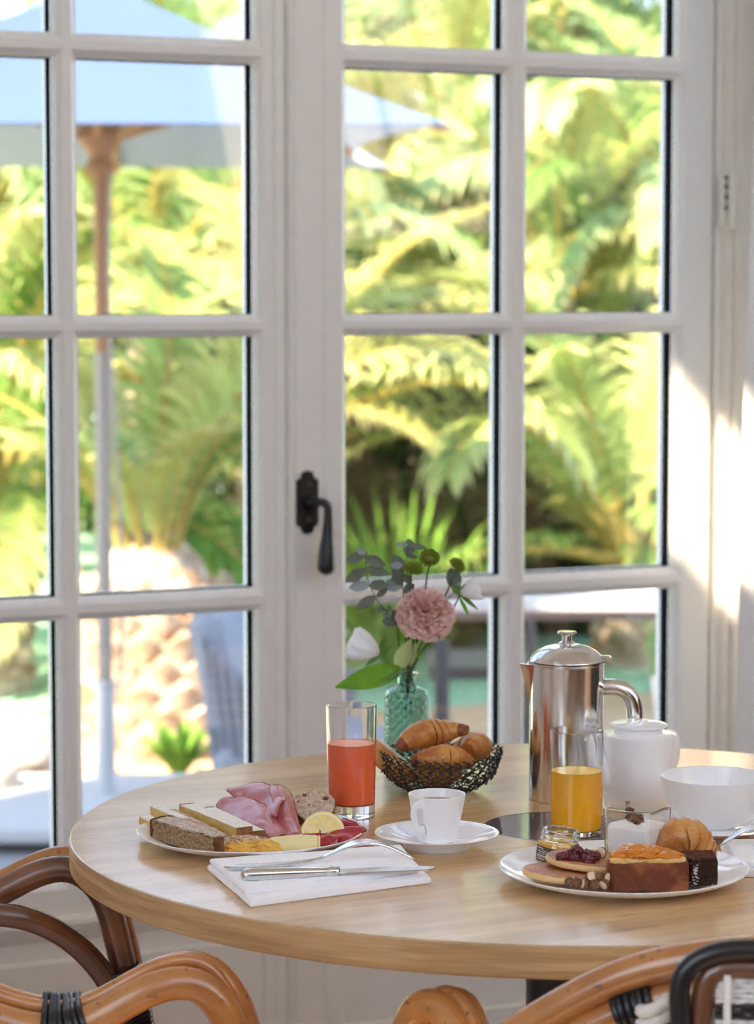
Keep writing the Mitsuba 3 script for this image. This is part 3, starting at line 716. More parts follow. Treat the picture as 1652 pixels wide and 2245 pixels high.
add('back_rail', cbox(0.2, 0.52, 8.85, 8.87, 0.27, 0.31, 0.006), 'dark_metal', gc)
# ---------------------------------------------------------------- rattan chairs
def cane_fn(p, n, uv):
    w = fbm(p.x * 7.0, p.y * 7.0, p.z * 7.0, 3)
    g = noise(p.x * 40.0, p.y * 40.0, p.z * 90.0)
    k = smoothstep(0.86, 0.90, noise(p.x * 150.0 + 3, p.y * 150.0, p.z * 150.0))
    return mix((0.47, 0.20, 0.055), (0.34, 0.12, 0.03), smoothstep(0.35, 0.65, w)) * (0.88 + 0.24 * g) * (1 - 0.45 * k)
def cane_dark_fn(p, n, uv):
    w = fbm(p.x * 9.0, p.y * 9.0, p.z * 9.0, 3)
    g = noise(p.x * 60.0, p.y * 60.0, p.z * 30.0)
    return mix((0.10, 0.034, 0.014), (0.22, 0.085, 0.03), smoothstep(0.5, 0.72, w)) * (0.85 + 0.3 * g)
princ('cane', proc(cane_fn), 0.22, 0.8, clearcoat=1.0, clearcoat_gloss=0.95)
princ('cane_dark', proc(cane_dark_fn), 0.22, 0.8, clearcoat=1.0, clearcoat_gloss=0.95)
princ('binding_black', (0.010, 0.010, 0.013), 0.25, 0.6)
princ('weave_white', (0.80, 0.79, 0.76), 0.4, 0.4)
princ('weave_grey', (0.42, 0.40, 0.37), 0.4, 0.4)

def binding(paths, r, s0, s1, n, key, nm='binding'):
    """Black cord wound around one or more neighbouring tubes between the fractions s0 and s1 of their paths: each turn a loop about their hull."""
    q = []
    for k in range(n):
        s = s0 + (s1 - s0) * (k + 0.5) / n
        i = [min(len(p) - 2, int(s * (len(p) - 1))) for p in paths]
        c = [p[j] + (p[j + 1] - p[j]) * (s * (len(p) - 1) - j) for p, j in zip(paths, i)]
        t = paths[0][min(i[0] + 1, len(paths[0]) - 1)] - paths[0][i[0]]; t /= np.linalg.norm(t)
        a = np.cross(t, [0, 0, 1.0]); a /= np.linalg.norm(a); b = np.cross(a, t)
        pts = []
        for cc in c:
            d = cc - c[0]; d = np.array([d @ a, d @ b])
            pts += [d + (r + 0.001) * np.array([math.cos(x), math.sin(x)]) for x in np.linspace(0, 2 * PI, 24, endpoint=False)]
        ring = np.array(Polygon(np.array(pts)).convex_hull.exterior.coords if len(c) == 1 else __import__('shapely').MultiPoint(np.array(pts)).convex_hull.exterior.coords)[:-1]
        ring = c[0] + ring[:, :1] * a + ring[:, 1:] * b + t * 0.0006 * math.sin(k * 2.1)
        L = np.linalg.norm(np.diff(np.vstack([paths[0]]), axis=0), axis=1).sum() * abs(s1 - s0) / n
        q.append(tube(ring, L * 0.56, 8, closed=True))
    return add(nm, join(*q), 'binding_black', key, smooth=True, label='black cord binding')

ch = thing('rattan_armchair', 'rattan armchair at the left edge of the table, with looped double cane arms', 'chair')
# near arm (two canes), dipping at the binding, rising to the front and bending down to the floor
nb = spline([(-0.70, 2.36, 0.80), (-0.52, 2.375, 0.755), (-0.40, 2.39, 0.700), (-0.330, 2.40, 0.667), (-0.281, 2.405, 0.662), (-0.232, 2.41, 0.683), (-0.196, 2.415, 0.699), (-0.168, 2.42, 0.699), (-0.143, 2.425, 0.676), (-0.128, 2.43, 0.635), (-0.115, 2.44, 0.50), (-0.10, 2.45, 0.25), (-0.09, 2.46, 0.0)], 150)
nb2 = nb + np.array([0.0, 0.0285, 0.0075]); nb2[:, 0] += 0.006
add('arm_cane', tube(nb, 0.0155, 20), 'cane', ch, smooth=True)
add('arm_cane', tube(nb2, 0.0150, 20), 'cane', ch, smooth=True)
add('arm_cane', tube(nb + np.array([0.002, 0.014, 0.0175]), 0.0062, 12), 'cane', ch, smooth=True)
_s = lambda P, x: float(np.argmin(np.abs(P[:70, 0] - x))) / (len(P) - 1)
binding([nb, nb2], 0.0165, _s(nb, -0.302), _s(nb, -0.264), 8, ch)
add('brace', tube(spline([(-0.30, 2.42, 0.632), (-0.25, 2.42, 0.618), (-0.20, 2.425, 0.606), (-0.15, 2.43, 0.57), (-0.12, 2.44, 0.48)], 20), 0.010, 12), 'cane', ch, smooth=True)
# far arm, darker cane
fa = spline([(-0.80, 2.90, 0.79), (-0.60, 2.92, 0.72), (-0.50, 2.93, 0.660), (-0.425, 2.94, 0.662), (-0.377, 2.948, 0.684), (-0.338, 2.952, 0.688), (-0.308, 2.955, 0.664), (-0.292, 2.957, 0.62), (-0.281, 2.958, 0.57), (-0.268, 2.96, 0.50), (-0.25, 2.97, 0.25), (-0.24, 2.98, 0.0)], 130)
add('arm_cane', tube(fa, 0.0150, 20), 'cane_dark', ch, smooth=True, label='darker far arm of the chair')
add('arm_cane', tube(fa + np.array([0.003, 0.022, 0.008]), 0.0140, 16), 'cane', ch, smooth=True)
fi = spline([(-0.55, 2.90, 0.640), (-0.45, 2.905, 0.648), (-0.385, 2.91, 0.643), (-0.345, 2.92, 0.622), (-0.315, 2.93, 0.592), (-0.293, 2.94, 0.555), (-0.278, 2.95, 0.50)], 60)
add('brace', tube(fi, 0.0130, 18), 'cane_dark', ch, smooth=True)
_t = lambda P, z: float(60 + np.argmin(np.abs(P[60:, 2] - z))) / (len(P) - 1)
binding([fa, fa + np.array([-0.004, -0.012, 0.0])], 0.0165, _t(fa, 0.580), _t(fa, 0.565), 3, ch)
binding([fa, fa + np.array([-0.010, -0.012, 0.0])], 0.0165, _t(fa, 0.535), _t(fa, 0.47), 12, ch)
# seat and back outside the frame
_seat = [(-0.15, 2.45), (-0.27, 2.93), (-0.72, 2.86), (-0.66, 2.38)]
add('seat', bevelled(_seat, 0.035, 0.012, 0.40), 'weave_white', ch)
add('seat_rail', tube(spline([(x, y, 0.405) for x, y in _seat], 40, closed=True), 0.016, 12, closed=True), 'cane', ch, smooth=True)
add('back_rail', tube(spline([(-0.70, 2.36, 0.80), (-0.78, 2.50, 0.83), (-0.83, 2.70, 0.83), (-0.80, 2.90, 0.79)], 40), 0.0155, 16), 'cane', ch, smooth=True)
for a, b in (((-0.70, 2.36, 0.80), (-0.66, 2.38, 0.0)), ((-0.80, 2.90, 0.79), (-0.72, 2.88, 0.0))):
    add('rear_leg', tube([a, b], 0.0145, 14), 'cane', ch, smooth=True)
_g = np.stack(np.meshgrid(np.linspace(0, 1, 12), np.linspace(0, 1, 10), indexing='ij'), -1)
_bk = np.stack([-0.70 - 0.10 * _g[..., 0] - 0.035 * np.sin(PI * _g[..., 0]) + 0.03 * (1 - _g[..., 1]), 2.38 + 0.5 * _g[..., 0], 0.45 + 0.35 * _g[..., 1]], -1)
add('back_panel', sheet(_bk, 0.006), 'weave_white', ch)

c2 = thing('rattan_armchair', 'rattan armchair in the right foreground seen from behind, with a black and white woven back', 'chair')
ra = [(0.60, 2.16, 0.775), (0.50, 2.15, 0.795), (0.40, 2.155, 0.797), (0.319, 2.175, 0.790), (0.260, 2.195, 0.779), (0.203, 2.215, 0.759), (0.150, 2.235, 0.726), (0.108, 2.255, 0.690), (0.086, 2.285, 0.655), (0.080, 2.33, 0.650), (0.069, 2.37, 0.671), (0.0525, 2.395, 0.6855), (0.038, 2.41, 0.679), (0.028, 2.42, 0.655), (0.022, 2.43, 0.60), (0.02, 2.45, 0.40), (0.02, 2.47, 0.0)]
rail = spline(ra, 200)
add('arm_cane', tube(rail, 0.0150, 22), 'cane', c2, smooth=True)
_off = np.zeros_like(rail); _k = np.clip((np.linspace(0, 1, 200) - 0.42) / 0.10, 0, 1)
_off[:, 0] = 0.029 * _k + 0.006 * (1 - _k); _off[:, 1] = 0.004 * _k; _off[:, 2] = 0.004 * _k - 0.028 * (1 - _k)
add('arm_cane', tube(rail + _off, 0.0148, 22), 'cane', c2, smooth=True)
_mid = rail[92:190] + np.array([0.0145, 0.0, 0.0125])
add('arm_cane', tube(_mid, 0.0060, 12), 'cane', c2, smooth=True)
_sx = lambda x: float(np.argmin(np.abs(rail[:90, 0] - x))) / 199
binding([rail + np.array([0.006, -0.001, -0.028])], 0.0152, _sx(0.226), _sx(0.199), 6, c2)
# back frame and woven panel
fr = spline([(0.243, 2.13, 0.30), (0.243, 2.13, 0.60), (0.2435, 2.13, 0.755), (0.247, 2.13, 0.785), (0.262, 2.128, 0.798), (0.32, 2.12, 0.805), (0.42, 2.115, 0.808), (0.52, 2.12, 0.803), (0.575, 2.13, 0.79), (0.588, 2.13, 0.755), (0.588, 2.13, 0.60), (0.588, 2.13, 0.30)], 160)
add('back_frame', tube(fr, 0.0085, 16), 'binding_black', c2, smooth=True, label='black wrapped back frame')
fi2 = spline([(0.262, 2.135, 0.30), (0.262, 2.135, 0.60), (0.262, 2.135, 0.760), (0.268, 2.134, 0.782), (0.30, 2.13, 0.789), (0.42, 2.123, 0.793), (0.54, 2.13, 0.787), (0.566, 2.135, 0.76), (0.568, 2.135, 0.60), (0.568, 2.135, 0.30)], 120)
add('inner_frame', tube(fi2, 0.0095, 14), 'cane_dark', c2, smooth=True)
x0, x1 = 0.272, 0.560
rows = int((0.785 - 0.44) / 0.0043)
for i in range(rows):
    z = 0.783 - i * 0.0043
    ph = i % 2
    xs = np.linspace(x0, x1, 34)
    yy = 2.131 - 0.008 * np.sin(PI * (xs - x0) / (x1 - x0)) + 0.0018 * np.cos(np.arange(34) * PI + ph * PI)
    m = 'binding_black' if (i % 10) in (6, 7, 8) else 'weave_white'
    add('woven_strand', tube(np.stack([xs, yy, xs * 0 + z], 1), 0.0022, 6), m, c2, smooth=True)
for k in range(11):
    x = x0 + 0.008 + (x1 - x0 - 0.016) * k / 10
    add('upright_strand', cbox(x - 0.0028, x + 0.0028, 2.119 - 0.008 * math.sin(PI * (x - x0) / (x1 - x0)), 2.1225 - 0.008 * math.sin(PI * (x - x0) / (x1 - x0)), 0.44, 0.785, 0.0006), 'weave_grey' if k % 2 else 'weave_white', c2, smooth=False)
# wrapped side post
sp = np.stack([np.full(60, 0.229), np.full(60, 2.19), np.linspace(0.40, 0.745, 60)], 1)
add('side_post', tube(sp, 0.008, 12), 'cane_dark', c2, smooth=True)
for i in range(26):
    z = 0.742 - i * 0.012
    a = np.linspace(0, 2 * PI, 20, endpoint=False)
    add('wrapping', tube(np.stack([0.229 + 0.0105 * np.cos(a), 2.19 + 0.0105 * np.sin(a), z + 0.005 * np.cos(a)], 1), 0.0058, 8, closed=True), 'binding_black' if i % 3 == 2 else 'weave_white', c2, smooth=True)
_seat2 = [(0.06, 2.47), (0.72, 2.47), (0.60, 2.16), (0.22, 2.16)]
add('seat', bevelled(_seat2[::-1], 0.035, 0.012, 0.40), 'weave_white', c2)
add('seat_rail', tube(spline([(x, y, 0.405) for x, y in _seat2], 40, closed=True), 0.016, 12, closed=True), 'cane', c2, smooth=True)
rr2 = rail[40:].copy(); rr2[:, 0] = 0.83 - rr2[:, 0]
add('arm_cane', tube(np.vstack([rail[:1], rr2[::1]]) if False else rr2, 0.0150, 16), 'cane', c2, smooth=True)
for x in (0.25, 0.58):
    add('rear_leg', tube([(x, 2.15, 0.42), (x, 2.10, 0.0)], 0.0145, 14), 'cane', c2, smooth=True)
# ---------------------------------------------------------------- tableware
def glass_profile(rb, rt, h, base, wall):
    """Outer and inner outline of a tumbler from the middle of the foot."""
    return [(0, 0.0004), (rb - 0.003, 0.0), (rb - 0.0008, 0.0006), (rb, 0.002), (rb + (rt - rb) * 0.5, h * 0.5), (rt, h - 0.0012), (rt - 0.0002, h - 0.0003), (rt - wall / 2, h), (rt - wall + 0.0002, h - 0.0003), (rt - wall, h - 0.0012),
            (rb + (rt - rb) * 0.5 - wall, h * 0.5), (rb - wall, base + 0.0022), (rb - wall - 0.0012, base + 0.0006), (rb - wall - 0.004, base), (0, base)]
def liquid_profile(rb, rt, h, base, wall, z1):
    e = 0.0004
    r = lambda z: rb + (rt - rb) * z / h - wall + e
    return [(0, base - e), (rb - wall - 0.004, base - e), (rb - wall - 0.0012 + e, base + 0.0006), (r(base + .0022), base + 0.0022), (r(z1), z1 + 0.0006), (r(z1) - 0.0012, z1), (0, z1)]

def orange_fn(a, b):
    def fn(p, n, uv):
        w = fbm(p.x * 160.0, p.y * 160.0, p.z * 60.0, 3)
        return mix(a, b, w)
    return fn
princ('juice_pink', proc(orange_fn((0.91, 0.20, 0.065), (0.93, 0.26, 0.095))), 0.25, 0.4)
princ('juice_orange', proc(orange_fn((0.93, 0.52, 0.012), (0.95, 0.60, 0.02))), 0.25, 0.4)
princ('coffee', (0.30, 0.17, 0.08), 0.15, 0.5)

def tumbler(x, y, rb, rt, h, base, zl, juice, gl, jl):
    g = thing('drinking_glass', gl, 'glass')
    add('glass', lathe(glass_profile(rb, rt, h, base, 0.0016), 96, (x, y, TZ + 0.0002)), 'glass', g, smooth=40)
    add('juice', lathe(liquid_profile(rb, rt, h, base, 0.0016, zl), 96, (x, y, TZ + 0.0002)), juice, g, smooth=40, label=jl)
tumbler(-0.0282, 2.9474, 0.0257, 0.0280, 0.1238, 0.0135, 0.0806, 'juice_pink', 'tall glass of pink grapefruit juice between the ham plate and the bread basket', 'pink grapefruit juice')
tumbler(0.2130, 2.8529, 0.0272, 0.0286, 0.1116, 0.0045, 0.0672, 'juice_orange', 'tall glass of orange juice in front of the coffee pot', 'orange juice')

def plate_prof(R, h, flat, foot, t=0.003):
    return [(0, 0.0022), (foot - 0.003, 0.0018), (foot - 0.0015, 0.0), (foot + 0.0005, 0.0), (foot + 0.002, 0.0022), (flat + (R - flat) * 0.45, h * 0.42), (R - 0.004, h - 0.0035), (R - 0.0006, h - 0.0010), (R, h - 0.0002), (R - 0.0008, h + 0.0004), (R - 0.003, h - 0.0003),
            (flat + (R - flat) * 0.5, h * 0.5 + t * 0.55), (flat + 0.004, 0.0062), (flat - 0.004, 0.0056), (0, 0.0054)]
PL = np.array([-0.1327, 2.7988]); PR = np.array([0.2425, 2.6200])
add('plate', lathe(plate_prof(0.1192, 0.0150, 0.088, 0.070), 128, (*PL, TZ + .0002)), 'porcelain', smooth=40, label='white dinner plate with bread, cheese, ham and lemon on the left of the table', cat='plate')
add('plate', lathe(plate_prof(0.1226, 0.0150, 0.091, 0.072), 128, (*PR, TZ + .0002)), 'porcelain', smooth=40, label='white dinner plate with pancakes, cake and croissant in the right foreground', cat='plate')

# espresso cup and saucer
SC = (0.0624, 2.7801)
add('saucer', lathe([(0, 0.002), (0.031, 0.0018), (0.0325, 0.0), (0.0345, 0.0), (0.036, 0.006), (0.048, 0.0105), (0.0625, 0.0142), (0.0645, 0.0152), (0.0649, 0.0158), (0.064, 0.0162), (0.060, 0.0156), (0.046, 0.0118), (0.034, 0.0078), (0.026, 0.0062), (0.0225, 0.0066), (0.021, 0.0058), (0, 0.0056)], 96, (*SC, TZ + .0002)), 'porcelain', smooth=40, label='white saucer under the espresso cup', cat='saucer')
cp = thing('espresso_cup', 'small white espresso cup with coffee on its saucer', 'cup')
zc = TZ + 0.0061
add('cup', lathe([(0, 0.001), (0.0165, 0.0), (0.0183, 0.0006), (0.0192, 0.002), (0.0226, 0.014), (0.0262, 0.030), (0.0296, 0.0487), (0.0300, 0.0500), (0.0297, 0.0506), (0.0288, 0.0503), (0.0278, 0.0487), (0.0245, 0.030), (0.0210, 0.014), (0.018, 0.0045), (0.0160, 0.0032), (0, 0.003)], 96, (*SC, zc)), 'porcelain', cp, smooth=40)
_ha = math.atan2(-0.80, -0.60)
_hp = spline([(0.0265, 0, 0.0430), (0.0330, 0, 0.0432), (0.0395, 0, 0.0418), (0.0415, 0, 0.037), (0.0405, 0, 0.030), (0.0375, 0, 0.0215), (0.0325, 0, 0.0170), (0.0240, 0, 0.0165)], 40)
add('handle', mv(tube(_hp, np.interp(np.linspace(0, 1, 40), [0, .15, .5, .85, 1], [.0036, .0026, .0024, .0026, .0034]), 14, flat=1.7), (*SC, zc), rz=_ha), 'porcelain', cp, smooth=True)
add('coffee', lathe([(0, 0.0395), (0.0255, 0.0395), (0.0266, 0.0416), (0.0258, 0.0412), (0, 0.0411)], 64, (*SC, zc)), 'coffee', cp, smooth=40, label='coffee with pale crema')

# bread basket of looped black wire
BC = (0.0719, 3.0899)
bk = thing('bread_basket', 'black looped wire basket of croissants and bread', 'basket')
princ('wire_black', (0.012, 0.012, 0.012), 0.4, 0.5)
rb = np.random.default_rng(11)
def basket_r(s):
    return 0.026 + (0.0715 - 0.026) * (math.sin(s * PI / 2) ** 0.75)
for i in range(8):
    s = (i / 7) ** 0.85
    nl = int(16 + 26 * s)
    N = nl * 9
    t = np.linspace(0, 2 * PI, N, endpoint=False)
    ph = rb.uniform(0, 6)
    amp = 0.0022 + 0.0012 * s
    w = nl * t + ph + 0.8 * np.sin(3 * t + ph)
    rr_ = basket_r(s)
    zz = TZ + 0.0012 + 0.044 * s ** 1.25 + amp * np.sin(w) + 0.0022 * s * np.sin(2 * t + 1.0)
    th = t + (amp / rr_) * 1.05 * np.sin(2 * w + 1.1)
    ro = rr_ + 0.0009 * np.cos(w * 1.5 + i) + 0.0016 * np.sin(5 * t + i)
    add('wire', tube(np.stack([BC[0] + ro * np.cos(th), BC[1] + ro * np.sin(th), zz], 1), 0.00085, 6, closed=True), 'wire_black', bk, smooth=True)
for j in range(22):
    a0 = j * 2 * PI / 22
    s = np.linspace(0.0, 1.0, 60)
    w = s * (30 + 8 * rb.random()) + rb.uniform(0, 6)
    r_ = np.array([basket_r(x) for x in s])
    a = a0 + 0.0026 / r_ * np.sin(w) * (0.5 + s)
    add('upright_wire', tube(np.stack([BC[0] + r_ * np.cos(a), BC[1] + r_ * np.sin(a), TZ + 0.0012 + 0.044 * s ** 1.25 + 0.0012 * np.sin(2 * w)], 1), 0.0007, 5), 'wire_black', bk, smooth=True)
for r_ in (0.008, 0.015, 0.021):
    t = np.linspace(0, 2 * PI, 60, endpoint=False)
    add('wire', tube(np.stack([BC[0] + r_ * np.cos(t), BC[1] + r_ * np.sin(t), TZ + 0.0012 + 0 * t], 1), 0.0008, 5, closed=True), 'wire_black', bk, smooth=True)

# coffee pot
CP = (0.2158, 3.0482)
pt = thing('coffee_pot', 'polished steel coffee pot with a domed lid', 'coffee pot')
add('body', lathe([(0, 0.0), (0.0415, 0.0), (0.0425, 0.001), (0.0425, 0.1540), (0.0432, 0.1552), (0.0432, 0.1575), (0.0415, 0.1580), (0.041, 0.150), (0.041, 0.004), (0, 0.004)], 128, (*CP, TZ + .0002)), 'chrome', pt, smooth=40)
add('lid', lathe([(0, 0.1585), (0.0425, 0.1582), (0.0434, 0.1592), (0.0432, 0.1604), (0.040, 0.1645), (0.033, 0.1706), (0.024, 0.1752), (0.012, 0.1782), (0, 0.179)], 128, (*CP, TZ)), 'chrome', pt, smooth=50)
lid = pt + '__lid'
add('knob', lathe([(0, 0.1775), (0.0095, 0.178), (0.0085, 0.180), (0.0058, 0.1815), (0.0055, 0.1872), (0.0070, 0.1885), (0.0105, 0.1895), (0.0110, 0.1912), (0.0100, 0.1925), (0, 0.1930)], 48, (*CP, TZ)), 'chrome', lid, smooth=40)
_sp = []
for s in np.linspace(0, 1, 9):                                              # V shaped spout on the left
    z = 0.105 + 0.0515 * s; o = 0.0415 + 0.0125 * s ** 1.2; wd = 0.0010 + 0.0125 * s
    _sp.append([(-0.0405, wd, z), (-o + (o - .0405) * .35, wd * .55, z), (-o, 0.0004, z), (-o + (o - .0405) * .35, -wd * .55, z), (-0.0405, -wd, z)])
add('spout', mv(sheet(np.array(_sp), 0.0012), (*CP, TZ), rz=0.12), 'chrome', pt, smooth=40)
add('hinge', join(mv(cbox(0.0385, 0.0505, -0.006, 0.006, 0.1575, 0.1650, 0.0018), (*CP, TZ), rz=-0.08), mv(tube([(0.0475, -0.0075, 0.1610), (0.0475, 0.0075, 0.1610)], 0.0034, 14), (*CP, TZ), rz=-0.08)), 'chrome', pt, smooth=30)
_hp = spline([(0.040, 0, 0.1290), (0.052, 0, 0.1292), (0.062, 0, 0.1275), (0.0715, 0, 0.1205), (0.0765, 0, 0.1090), (0.0775, 0, 0.0950), (0.0775, 0, 0.055), (0.0770, 0, 0.040)], 60)
add('handle', mv(tube(_hp, np.concatenate([np.full(54, 0.0094), [0.0094, 0.0093, 0.0088, 0.0075, 0.005, 0.001]]), 24), (*CP, TZ), rz=-0.10), 'chrome', pt, smooth=True)

# teapot
TP = (0.2935, 3.0000)
tp = thing('teapot', 'white porcelain teapot with a flat round lid behind the orange juice', 'teapot')
add('body', lathe([(0, 0.0012), (0.034, 0.001), (0.0352, 0.0), (0.0370, 0.0004), (0.0382, 0.003), (0.0405, 0.03), (0.0422, 0.065), (0.0426, 0.0795), (0.0420, 0.0822), (0.0400, 0.0832), (0.0300, 0.0838), (0.0270, 0.0842), (0.0270, 0.083), (0.039, 0.078), (0.037, 0.03), (0.034, 0.005), (0, 0.005)], 96, (*TP, TZ + .0002)), 'porcelain', tp, smooth=40)
add('lid', lathe([(0, 0.082), (0.0262, 0.082), (0.0266, 0.0895), (0.0310, 0.0905), (0.0322, 0.0918), (0.0318, 0.0936), (0.0295, 0.0950), (0.022, 0.0966), (0.010, 0.0976), (0, 0.0978)], 96, (*TP, TZ)), 'porcelain', tp, smooth=40)
_tsp = spline([(-0.034, 0, 0.032), (-0.0445, 0, 0.046), (-0.0500, 0, 0.061), (-0.0535, 0, 0.074), (-0.0580, 0, 0.0815)], 24)
_tr = np.linspace(0.0125, 0.0062, 24)
_o = tube(_tsp, _tr, 24, cap=False)
_i = tube(_tsp + np.array([0.0, 0, 0.0004]), _tr - 0.0016, 24, cap=False)
add('spout', mv(join(_o, (_i[0], _i[1][:, ::-1]), (np.vstack([_o[0][-24:], _i[0][-24:]]), np.array([[k, (k + 1) % 24, (k + 1) % 24 + 24, k + 24] for k in range(24)]))), (*TP, TZ), rz=0.32), 'porcelain', tp, smooth=40)
add('handle', mv(tube(spline([(0.039, 0, 0.0760), (0.050, 0, 0.0775), (0.0600, 0, 0.0730), (0.0630, 0, 0.060), (0.0600, 0, 0.044), (0.051, 0, 0.034), (0.0385, 0, 0.0320)], 40), 0.0036, 14, flat=1.4), (*TP, TZ), rz=0.72), 'porcelain', tp, smooth=True)

# bowl, its plate, a teaspoon
BW = (0.3605, 2.8560)
add('underplate', lathe([(0, 0.002), (0.034, 0.0016), (0.035, 0.0), (0.037, 0.0), (0.039, 0.003), (0.060, 0.0068), (0.0735, 0.0102), (0.0745, 0.0110), (0.0735, 0.0116), (0.058, 0.0090), (0.036, 0.0058), (0, 0.0055)], 96, (*BW, TZ + .0002)), 'porcelain', smooth=40, label='small white plate under the bowl at the right edge', cat='plate')
add('bowl', lathe([(0, 0.002), (0.019, 0.0016), (0.020, 0.0), (0.0218, 0.0), (0.0232, 0.002), (0.033, 0.0055), (0.0420, 0.0120), (0.0490, 0.0225), (0.0540, 0.0370), (0.0576, 0.0545), (0.0578, 0.0552), (0.0573, 0.0558), (0.0562, 0.0550), (0.0526, 0.0370), (0.0474, 0.0235), (0.0405, 0.0140), (0.032, 0.0078), (0, 0.0050)], 128, (*BW, TZ + 0.0061)), 'porcelain', smooth=40, label='white porcelain bowl at the right edge of the table', cat='bowl')
def spoon_bar(pts, w, t):
    p = spline(pts, 40)
    return tube(p, np.interp(np.linspace(0, 1, 40), np.linspace(0, 1, len(w)), w), 14, flat=t)
add('teaspoon', join(mv(spoon_bar([(0, 0, 0), (0.03, 0.004, 0.004), (0.07, 0.012, 0.006), (0.12, 0.02, 0.008)], [0.0032, 0.0016, 0.0018, 0.0034], 0.45), (0.392, 2.800, 0.7640)), mv(blob((0.0125, 0.0085, 0.0022), sub=3, amp=0), (0.388, 2.799, 0.7640), rz=0.2)), 'steel', smooth=True, label='steel teaspoon on the small plate beside the bowl', cat='spoon')

# folded napkins with cutlery
def soft_quad(P, z0, z1, r, seed, amp=0.0007):
    P = np.asarray(P, float)
    if (P[1] - P[0])[0] * (P[2] - P[0])[1] - (P[1] - P[0])[1] * (P[2] - P[0])[0] < 0:
        P = P[::-1]
    b = fine(bevelled(P, z1 - z0, min(r, (z1 - z0) * .49), z0, 4), 0.006)
    v, f = b
    n = meshkit.fbm(v * np.array([22, 22, 40.0]) + seed * 3.7, 3, seed) - 0.5
    v = v + np.stack([n * amp * 2, (meshkit.fbm(v * 25 + 9, 2, seed) - .5) * amp * 2, n * amp * np.clip((v[:, 2] - z0) / (z1 - z0), 0, 1) * 2.4], 1)
    return v, f
A, B, C_, D = map(np.array, ((-0.1690, 2.6640), (-0.1195, 2.5030), (0.0535, 2.6065), (0.0290, 2.7330)))
nk = thing('napkin', 'folded white napkin under the knife and fork, in front of the ham plate', 'napkin')
add('lower_fold', soft_quad([A + (-.001, .0), B, C_, D], TZ + .0003, TZ + 0.0072, 0.0035, 1), 'linen', nk, smooth=60)
add('upper_fold', soft_quad([A + (.0015, .002), B + (-.006, .022), C_ + (-.012, .015), D + (-.004, .0)], TZ + 0.0068, TZ + 0.0130, 0.0031, 2), 'linen', nk, smooth=60)
def ribbon(P, w, th, up=(0, 0, 1)):
    """A flat bar along P with half widths w."""
    P = np.asarray(P, float); t = np.gradient(P, axis=0); t /= np.linalg.norm(t, axis=1, keepdims=True)
    s = np.cross(t, up); s /= np.linalg.norm(s, axis=1, keepdims=True)
    return s
def fork(P, name_label, flip=1.0):
    """A dinner fork lying along the path P (40 points, handle end first, tines last)."""
    P = np.asarray(P, float); n = len(P); u = np.linspace(0, 1, n)
    t = np.gradient(P, axis=0); t /= np.linalg.norm(t, axis=1, keepdims=True)
    s = np.cross(t, [0, 0, 1]); s /= np.linalg.norm(s, axis=1, keepdims=True); up = np.cross(s, t)
    w = np.interp(u, [0, .02, .08, .2, .45, .55, .62, .70, .745], [.0015, .0055, .0076, .0070, .0034, .0030, .0052, .0105, .0118])
    k = int(0.75 * n)
    g = np.array([[P[i] + s[i] * w[i] * q + up[i] * 0.0012 * (1 - q * q) * (1 if i < .5 * n else 0.3) for q in np.linspace(-1, 1, 9)] for i in range(k)])
    m = [sheet(g, 0.0019)]
    for q in (-0.86, -0.29, 0.29, 0.86):
        i = np.arange(k - 2, n)
        taper = np.interp(u[i], [0.70, 0.97, 1], [0.0021, 0.0014, 0.0004])
        m.append(tube(P[i] + s[i] * 0.0112 * q, taper, 10, flat=0.75))
    f = thing('fork', name_label, 'fork')
    add('fork', join(*m), 'steel', f, smooth=35)
    scene[f] = scene.pop(f + '__fork')
fork(spline([(-0.1490, 2.6050, 0.7665), (-0.120, 2.614, 0.7660), (-0.075, 2.628, 0.7672), (-0.052, 2.635, 0.7710), (-0.034, 2.641, 0.7785), (-0.0165, 2.647, 0.7830), (0.0030, 2.653, 0.7805), (0.020, 2.658, 0.7725), (0.0345, 2.662, 0.7650)], 60), 'steel fork lying tines down on the napkin beside the knife')
kn = thing('knife', 'steel knife with a plain heavy handle lying on the napkin', 'knife')
K0, K1 = np.array([-0.1310, 2.5620, 0.7690]), np.array([0.0570, 2.6100, 0.7660])
_hd = np.array([K0 + (K1 - K0) * s for s in np.linspace(0, 0.50, 60)])
add('handle', tube(_hd, np.interp(np.linspace(0, 1, 60), [0, .015, .06, .2, .6, .86, .90, .945, 1], [.0012, .0052, .0070, .0074, .0062, .0046, .0056, .0062, .0048]), 20, flat=0.85), 'chrome', kn, smooth=True)
_d = (K1 - K0) / np.linalg.norm(K1 - K0); _s = np.array([-_d[1], _d[0], 0])
_bl = np.array([[K0 + (K1 - K0) * s + _s * q * h + np.array([0, 0, -0.0008]) for q in (-1, -.5, 0, .5, 1)] for s, h in zip(np.linspace(0.49, 1, 24), np.interp(np.linspace(0, 1, 24), [0, .06, .5, .85, .95, 1], [.004, .0082, .0092, .0085, .0060, .0008]))])
add('blade', sheet(_bl, 0.0014), 'steel', kn, smooth=30)

